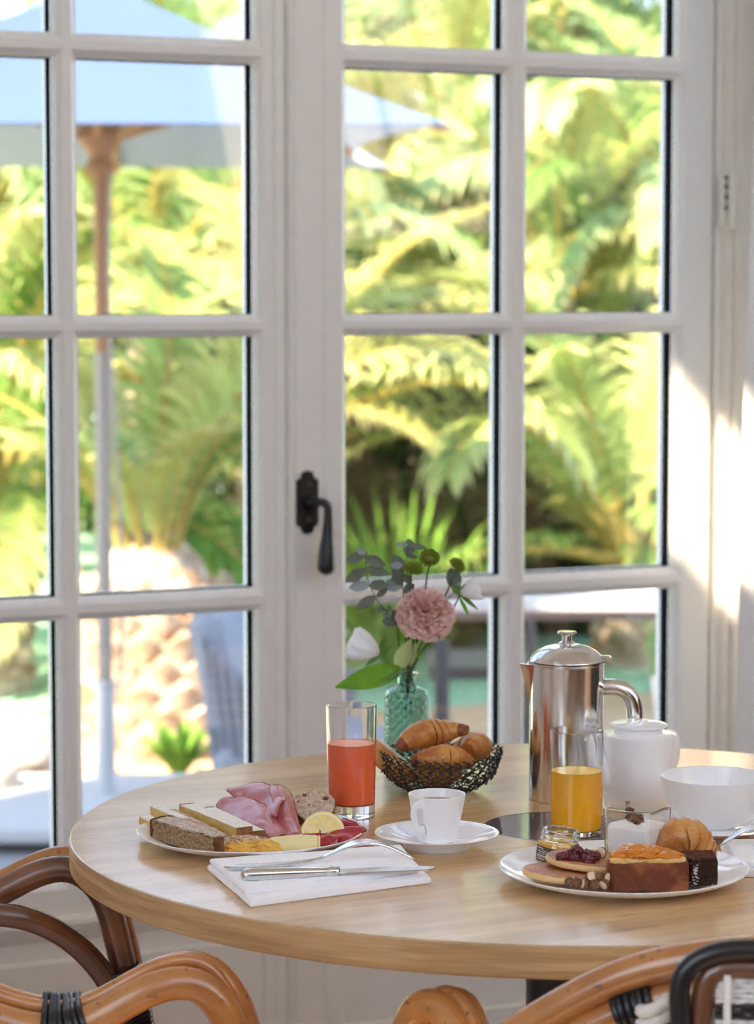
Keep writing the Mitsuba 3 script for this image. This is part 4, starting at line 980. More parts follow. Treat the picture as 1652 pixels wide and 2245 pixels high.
A2 = [np.array(p) for p in ((0.3560, 2.7640), (0.3480, 2.6360), (0.5300, 2.6060), (0.5250, 2.7600))]
nk2 = thing('napkin', 'folded white napkin at the right edge behind the cake plate', 'napkin')
add('lower_fold', soft_quad(A2, TZ + .0003, TZ + 0.0072, 0.0035, 5), 'linen', nk2, smooth=60)
add('upper_fold', soft_quad([A2[0] + (.003, -.002), A2[1] + (.010, .012), A2[2] + (-.01, .012), A2[3]], TZ + 0.0068, TZ + 0.0125, 0.0028, 6), 'linen', nk2, smooth=60)
fork(spline([(0.560, 2.690, 0.7660), (0.520, 2.696, 0.7655), (0.470, 2.704, 0.7668), (0.440, 2.710, 0.7705), (0.418, 2.714, 0.7790), (0.398, 2.717, 0.7838), (0.378, 2.721, 0.7815), (0.364, 2.724, 0.7730), (0.352, 2.727, 0.7640)], 60), 'steel fork at the right edge resting tines down on the second napkin')

# ---------------------------------------------------------------- breakfast food
def crumb(a, b, f1=240.0, dark=(0.2, 0.12, 0.07), amt=0.5):
    def fn(p, n, uv):
        w = fbm(p.x * f1, p.y * f1, p.z * f1, 3)
        d = smoothstep(0.62, 0.78, noise(p.x * f1 * 0.8 + 7, p.y * f1 * 0.8, p.z * f1 * 0.8))
        return mix(mix(a, b, smoothstep(0.3, 0.7, w)), dark, d * amt)
    return fn
princ('rye_crumb', proc(crumb((0.42, 0.29, 0.17), (0.27, 0.17, 0.095), 420.0, (0.12, 0.065, 0.035), 0.55)), 0.9, 0.1)
princ('rye_top', proc(crumb((0.62, 0.54, 0.47), (0.46, 0.37, 0.30), 420.0, (0.22, 0.15, 0.11), 0.4)), 0.9, 0.1)
princ('rye_crust', proc(crumb((0.20, 0.085, 0.035), (0.11, 0.045, 0.02), 180.0, (0.05, 0.02, 0.01), 0.5)), 0.7, 0.2)
princ('nut_crumb', proc(crumb((0.62, 0.49, 0.39), (0.48, 0.35, 0.26), 420.0, (0.28, 0.17, 0.12), 0.4)), 0.9, 0.1)
princ('cheese', proc(crumb((0.80, 0.58, 0.20), (0.72, 0.49, 0.14), 90.0, (0.6, 0.4, 0.1), 0.2)), 0.4, 0.4)
princ('cheese_top', proc(crumb((0.86, 0.83, 0.75), (0.82, 0.77, 0.67), 520.0, (0.45, 0.36, 0.26), 0.3)), 0.6, 0.3)
princ('cheese_rind', proc(crumb((0.34, 0.14, 0.045), (0.22, 0.08, 0.025), 150.0)), 0.55, 0.3)
def ham_fn(p, n, uv):
    w = fbm(p.x * 60.0, p.y * 60.0, p.z * 60.0, 3)
    f = smoothstep(0.66, 0.78, fbm(p.x * 42.0 + 4, p.y * 42.0, p.z * 42.0, 3))
    return mix(mix((0.50, 0.17, 0.155), (0.42, 0.11, 0.115), w), (0.72, 0.50, 0.44), f * 0.7)
princ('ham', proc(ham_fn), 0.32, 0.5)
princ('ham_fat', (0.80, 0.66, 0.56), 0.35, 0.5)
def salmon_fn(p, n, uv):
    w = fbm(p.x * 50.0, p.y * 50.0, p.z * 50.0, 3)
    f = smoothstep(0.68, 0.74, fbm(p.x * 70.0 + 2, p.y * 70.0, p.z * 120.0, 2))
    return mix(mix((0.46, 0.030, 0.045), (0.30, 0.016, 0.03), w), (0.62, 0.22, 0.22), f * 0.6)
princ('cured_meat', proc(salmon_fn), 0.22, 0.6)
princ('butter', (0.84, 0.71, 0.36), 0.45, 0.4)
princ('lemon_pulp', proc(crumb((0.84, 0.66, 0.18), (0.78, 0.56, 0.10), 160.0, (0.86, 0.76, 0.4), 0.5)), 0.2, 0.6)
princ('lemon_rind', (0.86, 0.62, 0.03), 0.35, 0.5)
princ('lemon_pith', (0.86, 0.80, 0.56), 0.5, 0.3)
princ('mash', proc(crumb((0.82, 0.48, 0.09), (0.74, 0.40, 0.06), 140.0, (0.85, 0.6, 0.25), 0.4)), 0.35, 0.4)
princ('flakes', proc(crumb((0.80, 0.66, 0.46), (0.66, 0.50, 0.32), 300.0)), 0.6, 0.3)
def pastry_fn(p, n, uv):
    w = fbm(p.x * 38.0, p.y * 38.0, p.z * 38.0, 3); g = fbm(p.x * 320.0, p.y * 320.0, p.z * 320.0, 3)
    return mix(mix((0.44, 0.145, 0.030), (0.60, 0.27, 0.07), smoothstep(0.42, 0.66, w)), (0.25, 0.062, 0.016), smoothstep(0.50, 0.75, g) * 0.35)
princ('pastry', proc(pastry_fn), 0.30, 0.5)
def pastry2_fn(p, n, uv):
    w = fbm(p.x * 38.0 + 5, p.y * 38.0, p.z * 38.0, 3); g = fbm(p.x * 360.0, p.y * 360.0, p.z * 360.0, 3)
    return mix(mix((0.52, 0.20, 0.045), (0.66, 0.34, 0.10), smoothstep(0.4, 0.64, w)), (0.30, 0.09, 0.022), smoothstep(0.50, 0.75, g) * 0.35)
princ('pastry_light', proc(pastry2_fn), 0.36, 0.45)
princ('pastry_tip', proc(crumb((0.22, 0.055, 0.018), (0.32, 0.10, 0.03), 120.0)), 0.36, 0.45)
princ('bread_crust', proc(crumb((0.66, 0.34, 0.10), (0.50, 0.21, 0.05), 60.0, (0.74, 0.5, 0.24), 0.5)), 0.5, 0.3)
princ('bread_white', (0.80, 0.72, 0.58), 0.8, 0.1)
def pan_fn(p, n, uv):
    w = fbm(p.x * 55.0, p.y * 55.0, p.z * 10.0, 3); g = noise(p.x * 420.0, p.y * 420.0, p.z * 420.0)
    return mix((0.54, 0.255, 0.14), (0.40, 0.16, 0.075), smoothstep(0.35, 0.65, w)) * (0.9 + 0.2 * g)
princ('pancake_brown', proc(pan_fn), 0.45, 0.4)
princ('pancake_side', (0.78, 0.52, 0.24), 0.7, 0.2)
princ('syrup', (0.26, 0.075, 0.012), 0.06, 0.6)
def cranberry_fn(p, n, uv):
    return mix((0.055, 0.005, 0.010), (0.15, 0.011, 0.018), fbm(p.x * 120.0, p.y * 120.0, p.z * 120.0, 2))
princ('cranberry', proc(cranberry_fn), 0.14, 0.6)
princ('nut_skin', proc(crumb((0.22, 0.085, 0.035), (0.13, 0.05, 0.022), 120.0)), 0.35, 0.4)
princ('nut_flesh', (0.74, 0.58, 0.38), 0.5, 0.3)
def cake_fn(p, n, uv):
    w = fbm(p.x * 48.0, p.y * 48.0, p.z * 48.0, 3); g = noise(p.x * 520.0, p.y * 520.0, p.z * 520.0)
    return mix((0.30, 0.095, 0.035), (0.16, 0.043, 0.019), smoothstep(0.4, 0.62, w)) * (0.8 + 0.4 * g)
princ('cake_crust', proc(cake_fn), 0.6, 0.3)
princ('cake_crumb', proc(crumb((0.78, 0.54, 0.22), (0.68, 0.42, 0.15), 260.0)), 0.85, 0.1)
princ('jam_orange', (0.82, 0.27, 0.012), 0.08, 0.6, spec_trans=0.25)
def choc_fn(p, n, uv):
    w = fbm(p.x * 260.0, p.y * 260.0, p.z * 260.0, 3)
    d = smoothstep(0.63, 0.70, 0.6 * fbm(p.x * 95.0 + 11, p.y * 95.0, p.z * 40.0, 3) + 0.4 * noise(p.x * 700.0, p.y * 700.0, p.z * 700.0))
    return mix(mix((0.045, 0.019, 0.011), (0.018, 0.008, 0.005), w), (0.70, 0.66, 0.60), d * 0.8)
princ('choc_cake', proc(choc_fn), 0.7, 0.2)
princ('choc_crumb', proc(crumb((0.12, 0.045, 0.028), (0.07, 0.025, 0.016), 320.0)), 0.85, 0.1)
princ('yogurt', (0.86, 0.85, 0.81), 0.45, 0.4)
princ('granola', proc(crumb((0.20, 0.08, 0.035), (0.07, 0.03, 0.02), 200.0, (0.5, 0.3, 0.15), 0.6)), 0.35, 0.4)
princ('honey', (0.90, 0.48, 0.02), 0.08, 0.6)
princ('label_dark', (0.085, 0.065, 0.055), 0.5, 0.3)
princ('print_white', (0.80, 0.79, 0.76), 0.5, 0.3)

def slab(a, b, width, z0, z1, side=1, c=0.0015, sub=0.004, amp=0.0008, seed=0, taper=1.0):
    """A stick or slice: along a-b in plan, to the left of that line by width, between z0 and z1, worn by noise."""
    a, b = np.asarray(a, float), np.asarray(b, float)
    d = (b - a) / np.linalg.norm(b - a); s = np.array([-d[1], d[0]]) * side
    P = [a, b, b + s * width * taper, a + s * width]
    if side < 0:
        P = P[::-1]
    return rough(fine(bevelled(P, z1 - z0, c, z0, 2), sub), amp, 160.0, seed)

ZP = TZ + 0.0058                                                            # the flat of a plate
# left plate -------------------------------------------------
br = thing('bread_slice', 'thick dark rye bread slice at the front left of the ham plate', 'bread')
_a, _b = np.array((-0.2350, 2.7860)), np.array((-0.1655, 2.6985))
_n = np.array([-( _b - _a)[1], (_b - _a)[0]]) / np.linalg.norm(_b - _a)
_out = [_a, _a * .5 + _b * .5 - _n * .004, _b, _b + _n * .010, _a * .4 + _b * .6 + _n * .021, _a + _n * .030, _a + _n * .020 - (_b - _a) * .06]
add('crumb', rough(fine(bevelled(_out, 0.0205, 0.002, ZP + 0.0016, 2), 0.0025), 0.0011, 210.0, 3), 'rye_crumb', br, smooth=50)
add('cut_top', rough(fine(bevelled([p * .97 + _out[3] * .03 for p in _out], 0.0022, 0.001, ZP + 0.0205, 1), 0.003), 0.0012, 230.0, 4), 'rye_top', br, smooth=50)
add('crust', rough(fine(bevelled([_a + _n * .033 - (_b - _a) * .02, _a + _n * .020 - (_b - _a) * .09, _a - (_b - _a) * .035, _a + (_b - _a) * .012, _a + _n * .018 - (_b - _a) * .02], 0.0215, 0.002, ZP + 0.0013, 2), 0.0025), 0.001, 200.0, 5), 'rye_crust', br, smooth=50)
add('crust', rough(fine(bevelled([_b + (_b - _a) * .03, _b + (_b - _a) * .03 + _n * .011, _b + _n * .012, _b - (_b - _a) * .004], 0.0195, 0.002, ZP + 0.0016, 2), 0.0025), 0.001, 200.0, 6), 'rye_crust', br, smooth=50)
def cheese_stick(a, b, w, z0, z1, label, seed, rinds=(True, True), group=None):
    t = thing('cheese_slice', label, 'cheese', group)
    add('cheese', slab(a, b, w, z0, z1 - 0.0012, 1, 0.001, 0.006, 0.0004, seed), 'cheese', t, smooth=40)
    add('pale_surface', slab(a, b, w, z1 - 0.0014, z1, 1, 0.0005, 0.006, 0.0003, seed + 1), 'cheese_top', t, smooth=40)
    a, b = np.asarray(a, float), np.asarray(b, float); d = (b - a) / np.linalg.norm(b - a)
    for k, (on, q) in enumerate(zip(rinds, (a - d * .0022, b))):
        if on:
            add('rind', slab(q, q + d * .0022, w, z0, z1 + .0003, 1, 0.0006, 0.004, 0.0004, seed + 2 + k), 'cheese_rind', t, smooth=40)
cheese_stick((-0.2110, 2.8600), (-0.1440, 2.7360), 0.017, ZP + 0.010, ZP + 0.0235, 'long yellow cheese slice with a pale top, the largest one on the ham plate', 10)
cheese_stick((-0.1890, 2.8640), (-0.1300, 2.7400), 0.016, ZP + 0.003, ZP + 0.0190, 'yellow cheese slice with brown rind, between the largest cheese slice and the ham', 20)
cheese_stick((-0.2430, 2.8580), (-0.2060, 2.7900), 0.011, ZP + 0.012, ZP + 0.0225, 'thin yellow cheese slice just behind the rye bread', 30, (False, False))
cheese_stick((-0.2540, 2.8450), (-0.2280, 2.8000), 0.010, ZP + 0.005, ZP + 0.0135, 'yellow cheese tip poking out left of the rye bread', 40, (False, False))
b2 = thing('bread_slice', 'thin brown bread slice standing between the rye bread and the cheese', 'bread')
add('crumb', slab((-0.2260, 2.8560), (-0.1600, 2.7150), 0.011, ZP + 0.001, ZP + 0.0195, 1, 0.002, 0.003, 0.0014, 50), 'nut_crumb', b2, smooth=50)
add('crust', slab((-0.2270, 2.8540), (-0.1610, 2.7130), 0.0022, ZP + 0.001, ZP + 0.0185, 1, 0.0008, 0.003, 0.0008, 51), 'bread_crust', b2, smooth=50)

def ham_slice(pts_a, pts_b, label, seed, th=0.0022, fold=0.004):
    """A thin slice hung between two edge curves, rippled."""
    a, b = spline(pts_a, 26), spline(pts_b, 26)
    k = np.linspace(0, 1, 18)[None, :, None]
    g = a[:, None] * (1 - k) + b[:, None] * k
    q = meshkit.fbm(np.stack([g[..., 0] * 38, g[..., 1] * 38, g[..., 2] * 0 + seed], -1), 3, seed) - 0.5
    u = np.linspace(0, 1, 26)[:, None]; v = np.linspace(0, 1, 18)[None]
    g[..., 2] += q * fold * 2 + 0.006 * np.sin(PI * v) * (0.4 + 0.6 * u)
    t = thing('ham_slice', label, 'ham')
    add('meat', sheet(g, th), 'ham', t, smooth=True)
    return t, g
Z = ZP
ham_slice([(-0.1740, 2.8820, Z + .0200), (-0.1580, 2.8350, Z + .0130), (-0.1330, 2.7850, Z + .0150), (-0.1050, 2.7300, Z + .0070)], [(-0.1600, 2.9050, Z + .0200), (-0.1350, 2.8700, Z + .0280), (-0.1100, 2.8200, Z + .0220), (-0.0930, 2.7700, Z + .0080)], 'ham slice lying lowest and furthest left, folded over beside the cheese', 3)
ham_slice([(-0.1640, 2.9050, Z + .0300), (-0.1400, 2.8650, Z + .0200), (-0.1200, 2.8300, Z + .0190), (-0.1060, 2.7850, Z + .0260)], [(-0.1540, 2.9220, Z + .0280), (-0.1260, 2.9060, Z + .0380), (-0.1080, 2.8800, Z + .0370), (-0.0980, 2.8250, Z + .0330)], 'ham slice rolled upward along the back of the plate', 4, fold=0.003)
hm, _ = ham_slice([(-0.1150, 2.9020, Z + .0360), (-0.1130, 2.8500, Z + .0340), (-0.1030, 2.7950, Z + .0180), (-0.0960, 2.7500, Z + .0050)], [(-0.0960, 2.9050, Z + .0300), (-0.0900, 2.8600, Z + .0270), (-0.0830, 2.8100, Z + .0150), (-0.0740, 2.7620, Z + .0070)], 'ham slice hanging down toward the lemon with a pale fat edge', 5, fold=0.0035)
add('fat_edge', tube(spline([(-0.0960, 2.7520, Z + .0075), (-0.0880, 2.7530, Z + .0100), (-0.0790, 2.7600, Z + .0095), (-0.0735, 2.7700, Z + .0110)], 20), np.interp(np.linspace(0, 1, 20), [0, .3, .8, 1], [.002, .0055, .005, .002]), 10, flat=0.5), 'ham_fat', hm, smooth=True)

nb_ = thing('bread_slice', 'round walnut bread slice leaning at the back right of the ham plate', 'bread')
_o = np.array([(math.cos(a) * 0.0262 * (1 + .05 * math.sin(3 * a + 1)), math.sin(a) * 0.0215 * (1 + .06 * math.sin(2 * a))) for a in np.linspace(0, 2 * PI, 40, endpoint=False)])
_M = mat4((-0.0690, 2.8700, ZP + 0.0175), rz=0.38) @ mat4(rx=math.radians(40)) @ mat4(rz=0.25)
add('crust', xf(rough(fine(bevelled(_o, 0.011, 0.002, -0.0065, 2), 0.003), 0.0010, 200.0, 7), _M), 'rye_crust', nb_, smooth=50)
add('crumb', xf(rough(fine(bevelled(_o * 0.95, 0.0025, 0.0008, 0.0032, 1), 0.0022), 0.0011, 240.0, 8), _M), 'nut_crumb', nb_, smooth=50)
rn = np.random.default_rng(5)
for i, (x, y) in enumerate(((0.0170, 0.0035), (-0.0140, 0.0100), (-0.0030, 0.0155), (-0.0050, 0.0020))):
    add('nut', xf(blob(np.array((0.0034, 0.0026, 0.0018)) * (1.0, 0.45, 0.7, 0.4)[i], (x, y, 0.0056), 0.3, 2.0, i, 2), _M), 'nut_skin', nb_, smooth=True)

le = thing('lemon_wedge', 'half slice of lemon resting on the red cured meat', 'lemon wedge')
_M = mat4((-0.0560, 2.7700, ZP + 0.0105), rz=0.10) @ mat4(rx=math.radians(72))
_h = lambda r, z0, z1, nn=32: bevelled([(r * math.cos(a), r * math.sin(a)) for a in np.linspace(0, PI, nn)], z1 - z0, 0.0008, z0, 1)
add('rind', xf(_h(0.0232, -0.0120, 0.0012), _M), 'lemon_rind', le, smooth=40)
add('pith', xf(_h(0.0220, 0.0008, 0.0019), _M), 'lemon_pith', le, smooth=40)
for k in range(5):
    a0, a1 = k * PI / 5 + .018, (k + 1) * PI / 5 - .018
    pts = [(0.0018 * math.cos((a0 + a1) / 2), 0.0018 * math.sin((a0 + a1) / 2))] + [(0.0197 * math.cos(a), 0.0197 * math.sin(a)) for a in np.linspace(a0, a1, 8)]
    add('segment', xf(bevelled(pts, 0.0016, 0.0006, 0.0014, 2), _M), 'lemon_pulp', le, smooth=40)

GS = 'folded red slices under the lemon'
for i, (a, b, c_, lb) in enumerate((((-0.1080, 2.7920, .004), (-0.0560, 2.7760, .009), 0.016, 'red cured meat slice at the left end, next to the ham fat'), ((-0.0760, 2.7550, .004), (-0.0370, 2.7420, .007), 0.017, 'red cured meat slice at the front, right of the butter roll'),
        ((-0.0470, 2.7450, .005), (-0.0240, 2.7950, .008), 0.019, 'red cured meat slice along the right rim of the plate'), ((-0.0600, 2.7900, .006), (-0.0300, 2.8180, .010), 0.020, 'red cured meat slice behind the lemon'))):
    A_, B_ = np.array(a), np.array(b); A_[2] += ZP; B_[2] += ZP
    d = (B_ - A_)[:2]; d /= np.linalg.norm(d); s = np.array([-d[1], d[0]])
    u = np.linspace(0, 1, 24); w = np.linspace(-1, 1, 16)
    g = np.array([[np.r_[(A_ + (B_ - A_) * p)[:2] + s * c_ * q * .75, (A_ + (B_ - A_) * p)[2] + 0.0062 * (1 - abs(q) ** 2.2) + 0.0016 * math.sin(9 * p + 3 * q + i)] for q in w] for p in u])
    g[..., 2] += (meshkit.fbm(g * 90 + i * 5, 2, i) - .5) * 0.0034
    g[:, :, 2] = np.maximum(g[:, :, 2], ZP + .0015)
    add('cured_meat_slice', sheet(g, 0.0024), 'cured_meat', smooth=True, label=lb, cat='cured meat', group=GS)
bu = thing('butter_roll', 'pale yellow butter roll at the front of the ham plate', 'butter')
_t = np.linspace(0, 1, 40)
add('roll', rough(fine(tube(np.array([(-0.1130 + 0.0535 * s, 2.7230 - 0.003 * s, ZP + 0.0098 + .001 * s) for s in _t]), np.interp(_t, [0, .03, .12, .3, .6, .93, .98, 1], [.0015, .0046, .0066, .0078, .0086, .0086, .0078, .0060]), 28), 0.003), 0.0005, 120.0, 3), 'butter', bu, smooth=50)
add('coil_end', join(*[tube(np.array([(-0.0590, 2.7200 + r_ * math.cos(a), ZP + 0.0108 + r_ * math.sin(a)) for a in np.linspace(0, 2 * PI, 24, endpoint=False)]), 0.0010, 8, closed=True) for r_ in (0.0045, 0.0072)]), 'butter', bu, smooth=True)
ms = thing('mash_mound', 'orange yellow mash sprinkled with pale flakes at the front of the ham plate', 'mash')
add('mash', join(blob((0.028, 0.019, 0.0085), (-0.1390, 2.7290, ZP + 0.0062), 0.28, 3.2, 2, 5, octaves=4), blob((0.013, 0.010, 0.0085), (-0.1110, 2.7170, ZP + 0.0072), 0.3, 3.0, 5, 4), blob((0.013, 0.012, 0.006), (-0.1600, 2.7260, ZP + 0.0055), 0.3, 3.0, 6, 4)), 'mash', ms, smooth=True)
rf_ = np.random.default_rng(9); q = []
for i in range(260):
    a, rr_ = rf_.uniform(0, 2 * PI), math.sqrt(rf_.random())
    x, y = math.cos(a) * rr_ * 0.0235, math.sin(a) * rr_ * 0.0150
    z = 0.0085 * math.sqrt(max(0, 1 - (x / .028) ** 2 - (y / .019) ** 2)) + .0068 + rf_.uniform(0, .0012)
    q.append(xf(hull([(-1, 0, 0), (1, 0, 0.1), (0, .7, .1), (0, -.7, 0), (0, 0, .4), (0, .1, -.3)]), mat4((-0.1370 + x, 2.7300 + y, ZP + z), rz=rf_.uniform(0, 6), rx=rf_.uniform(-.6, .6), ry=rf_.uniform(-.6, .6), s=rf_.uniform(.0011, .0023))))
add('flakes', join(*q), 'flakes', ms, smooth=False, kind='stuff')

# right plate -------------------------------------------------
def disc_cake(name, cx, cy, z, r, th, tilt_x, tilt_y, label, seed, syrup=None):
    t = thing(name, label, 'pancake')
    M = mat4((cx, cy, z), rx=tilt_x, ry=tilt_y)
    side = lathe([(0, 0), (r * .93, 0), (r * .985, th * .2), (r, th * .5), (r * .985, th * .8), (r * .955, th), (0, th)], 72)
    add('side', xf(rough(side, .0004, 60.0, seed), M), 'pancake_side', t, smooth=50)
    top = lathe([(0, th * .9), (r * .955, th * .86), (r * .962, th * .98), (r * .93, th * 1.07), (r * .6, th * 1.09), (0, th * 1.11)], 72)
    add('browned_top', xf(rough(top, .0005, 70.0, seed + 1), M), 'pancake_brown', t, smooth=50)
    for sx, sy, sr in syrup or ():
        add('syrup', xf(blob((sr, sr * .8, .0012), (sx, sy, th * 1.1), 0.12, 1.6, seed, 3), M), 'syrup', t, smooth=True, label='pool of amber syrup')
ZR = ZP
disc_cake('pancake', 0.1870, 2.5810, ZR + 0.0062, 0.0470, 0.0068, -0.045, 0.06, 'lower pancake with a pool of syrup at the front left of its plate', 3, [(0.004, -0.006, 0.0085)])
disc_cake('pancake', 0.2080, 2.5990, ZR + 0.0150, 0.0440, 0.0068, -0.02, 0.07, 'upper pancake carrying the dark red cranberries', 6, [(-0.018, -0.010, 0.0065)])
GC = 'dried cranberries on the upper pancake'
for i, (x, y, z, r_) in enumerate(((0.1790, 2.5760, .0275, .0062), (0.1860, 2.5820, .0280, .0060), (0.1900, 2.5740, .0265, .0064), (0.1945, 2.5850, .0305, .0066), (0.1990, 2.5750, .0262, .0062), (0.2050, 2.5700, .0250, .0060), (0.1920, 2.5800, .0335, .0056), (0.2080, 2.5800, .0275, .0058), (0.2030, 2.5840, .0285, .0056))):
    add('cranberry', blob((r_, r_ * .8, r_ * .85), (x, y, ZR + z), 0.32, 2.6, i, 4, rz=i * 1.3, octaves=4), 'cranberry', smooth=True, label='glossy dark red dried cranberry in the cluster on the upper pancake', cat='cranberry', group=GC)
GN = 'hazelnut pieces at the front of the cake plate'
def nut_piece(x, y, z, r_, i, label, group):
    t = thing('hazelnut', label, 'nut', group)
    M = mat4((x, y, z), rz=i * 1.7, rx=0.5 * math.sin(i * 2.3), ry=0.5 * math.cos(i * 1.1))
    b = trimesh.creation.icosphere(subdivisions=3); v = np.asarray(b.vertices) * r_ * np.array([1, .9, .95]); v[:, 0] = np.minimum(v[:, 0], r_ * .35)
    add('skin', xf(rough((v, np.asarray(b.faces)), r_ * .12, 2.0 / r_, i), M), 'nut_skin', t, smooth=50)
    add('cut_face', xf(rough(mv(lathe([(0, -.4), (.80, -.4), (.86, 0), (.6, .16), (0, .2)], 20), (r_ * .36, 0, 0), ry=PI / 2, s=r_), r_ * .08, 2.0 / r_, i), M), 'nut_flesh', t, smooth=50)
for i, (x, y, z) in enumerate(((0.1830, 2.5245, .0080), (0.1900, 2.5200, .0085), (0.1965, 2.5190, .0075), (0.2030, 2.5220, .0140), (0.2060, 2.5180, .0075), (0.2100, 2.5240, .0130), (0.2150, 2.5190, .0075), (0.2175, 2.5260, .0125), (0.1990, 2.5270, .0085), (0.1880, 2.5270, .0080))):
    nut_piece(x, y + 0.003, ZR + z + 0.0055, 0.0054, i, 'chopped brown hazelnut with a pale cut face in the pile beside the cake', GN)
for i, (x, y) in enumerate(((0.2120, 2.5860), (0.2190, 2.6000))):
    nut_piece(x, y, ZR + 0.0265, 0.0058, 20 + i, ('brown hazelnut lying right behind the cranberries', 'brown hazelnut beside the glass of yogurt')[i], None)

ck = thing('cake_slice', 'thick brown crusted cake slice topped with orange jam', 'cake')
_f = []
for u in np.linspace(0, 1, 15):
    lobe = 0.0035 * (abs(math.sin(PI * (u * 2 if u < .4 / .8 * .8 else 1))) if False else 1)
    x = 0.2195 + 0.0775 * u
    bump_ = 0.0065 * (math.sin(PI * min(1, u / 0.40)) ** .5 if u < 0.40 else math.sin(PI * min(1, (u - 0.40) / 0.60)) ** .5)
    _f.append((x, 2.5330 - bump_ + 0.004 * u))
_back = [(0.2985, 2.5480), (0.2900, 2.5740), (0.2700, 2.5860), (0.2480, 2.5840), (0.2300, 2.5660), (0.2195, 2.5470)]
_zc0, _zc1 = ZR + 0.0030, ZR + 0.0315
add('crust', rough(fine(bevelled(_f + _back, _zc1 - _zc0, 0.0034, _zc0, 3), 0.003), 0.0009, 180.0, 5), 'cake_crust', ck, smooth=50)
_in = Polygon(_f + _back).buffer(-0.0028)
add('crumb_top', rough(fine(prism(_in, 0.0022, _zc1 - 0.0010), 0.003), 0.0008, 220.0, 6), 'cake_crumb', ck, smooth=50)
jm = add('jam', join(blob((0.024, 0.017, 0.0085), (0.2520, 2.5600, _zc1 + 0.0020), 0.45, 2.3, 8, 5, octaves=4), blob((0.017, 0.012, 0.0055), (0.2770, 2.5570, _zc1 + 0.0015), 0.4, 2.3, 3, 4, octaves=4), blob((0.012, 0.010, 0.006), (0.2340, 2.5560, _zc1 + 0.001), 0.4, 2.3, 4, 4, octaves=4)), 'jam_orange', ck, smooth=True, label='glossy orange marmalade')
cc = thing('chocolate_cake_slice', 'dark chocolate cake slice tucked behind the jam cake', 'cake')
add('side', rough(fine(bevelled([(0.2920, 2.5560), (0.3020, 2.5470), (0.3270, 2.5540), (0.3285, 2.5900), (0.2960, 2.5930)], 0.0255, 0.0022, ZR + 0.0045, 2), 0.0025), 0.0008, 200.0, 9), 'choc_cake', cc, smooth=50)
add('crumb_top', rough(fine(bevelled([(0.2935, 2.5570), (0.3022, 2.5490), (0.3255, 2.5555), (0.3270, 2.5890), (0.2970, 2.5915)], 0.0022, 0.001, ZR + 0.0292, 1), 0.0025), 0.0009, 240.0, 10), 'choc_crumb', cc, smooth=50)

def croissant(path, radii, label, seed, mats=('pastry', 'pastry_tip'), ridges=7, n=150, m=40, twist=0.35, flat=0.92, group=None):
    """A crescent: rolled dough in overlapping bands, darker at the tips."""
    P = spline(path, n); u = np.linspace(0, 1, n)
    p, t, X, Y = frames(P)
    R = np.interp(u, np.linspace(0, 1, len(radii)), radii)
    from scipy.ndimage import gaussian_filter1d
    R = gaussian_filter1d(R, 4, mode='nearest')
    a = np.arange(m) * 2 * PI / m
    bands = u[:, None] * ridges + twist * np.sin(a[None] + 0.6) + 0.12 * np.sin(2 * a[None] + seed)
    fr = bands - np.floor(bands)
    mid = np.abs(u[:, None] - 0.5) * 2
    step = np.where(u[:, None] < 0.5, fr, 1 - fr)
    k = 0.90 + 0.17 * step ** 0.8 * (0.5 + 0.5 * (1 - mid))
    k = k + 0.018 * np.sin(a[None] * 17 + u[:, None] * 60 + 3 * np.sin(u[:, None] * 25)) * (1 - mid) + 0.08 * (meshkit.fbm(np.stack([np.cos(a)[None] * 2 + 0 * u[:, None], np.sin(a)[None] * 2 + 0 * u[:, None], u[:, None] * 14 + 0 * a[None] + seed], -1), 3, seed) - .5)
    rr_ = R[:, None] * k
    v = p[:, None] + rr_[..., None] * (np.cos(a)[None, :, None] * X[:, None] + flat * np.sin(a)[None, :, None] * Y[:, None])
    v = v.reshape(-1, 3)
    i, j = np.meshgrid(np.arange(n - 1), np.arange(m), indexing='ij'); j2 = (j + 1) % m
    f = np.stack([i * m + j, i * m + j2, (i + 1) * m + j2, (i + 1) * m + j], -1)
    col = np.floor(bands)
    tipq = (mid[:-1] * np.ones((1, m)) > 0.80)
    tk = thing('croissant', label, 'croissant', group)
    fa_, fb_ = f[~tipq].reshape(-1, 4), f[tipq].reshape(-1, 4)
    nn = len(v); v = np.vstack([v, p[:1], p[-1:]]); r_ = np.arange(m)
    caps = np.vstack([np.stack([r_ * 0 + nn, (r_ + 1) % m, r_], 1), np.stack([r_ * 0 + nn + 1, (n - 1) * m + r_, (n - 1) * m + (r_ + 1) % m], 1)])
    body = np.vstack([fa_[:, [0, 1, 2]], fa_[:, [0, 2, 3]]]); tip = np.vstack([fb_[:, [0, 1, 2]], fb_[:, [0, 2, 3]], caps])
    def part(ff):
        uq, inv = np.unique(ff, return_inverse=True)
        return v[uq], inv.reshape(-1, 3)
    add('body', part(body), mats[0], tk, smooth=50)
    add('tips', part(tip), mats[1], tk, smooth=50, label='darker baked tips')
    return tk
croissant([(0.2725, 2.632, ZR + .012), (0.2830, 2.634, ZR + .0225), (0.2960, 2.636, ZR + .0330), (0.3080, 2.637, ZR + .0335), (0.3200, 2.638, ZR + .0240), (0.3350, 2.636, ZR + .0130)], [0.0105, 0.0165, 0.0200, 0.0215, 0.0205, 0.0170, 0.0105], 'golden croissant standing behind the chocolate cake', 3, ('pastry_light', 'pastry'), 8, twist=0.5)
croissant([(0.0235, 3.066, 0.8045), (0.0360, 3.072, 0.8120), (0.0540, 3.082, 0.8180), (0.0740, 3.088, 0.8200), (0.0910, 3.086, 0.8225), (0.1030, 3.080, 0.8230)], [0.0070, 0.0135, 0.0170, 0.0185, 0.0160, 0.0110, 0.0065], 'topmost croissant in the bread basket', 5, ridges=8)
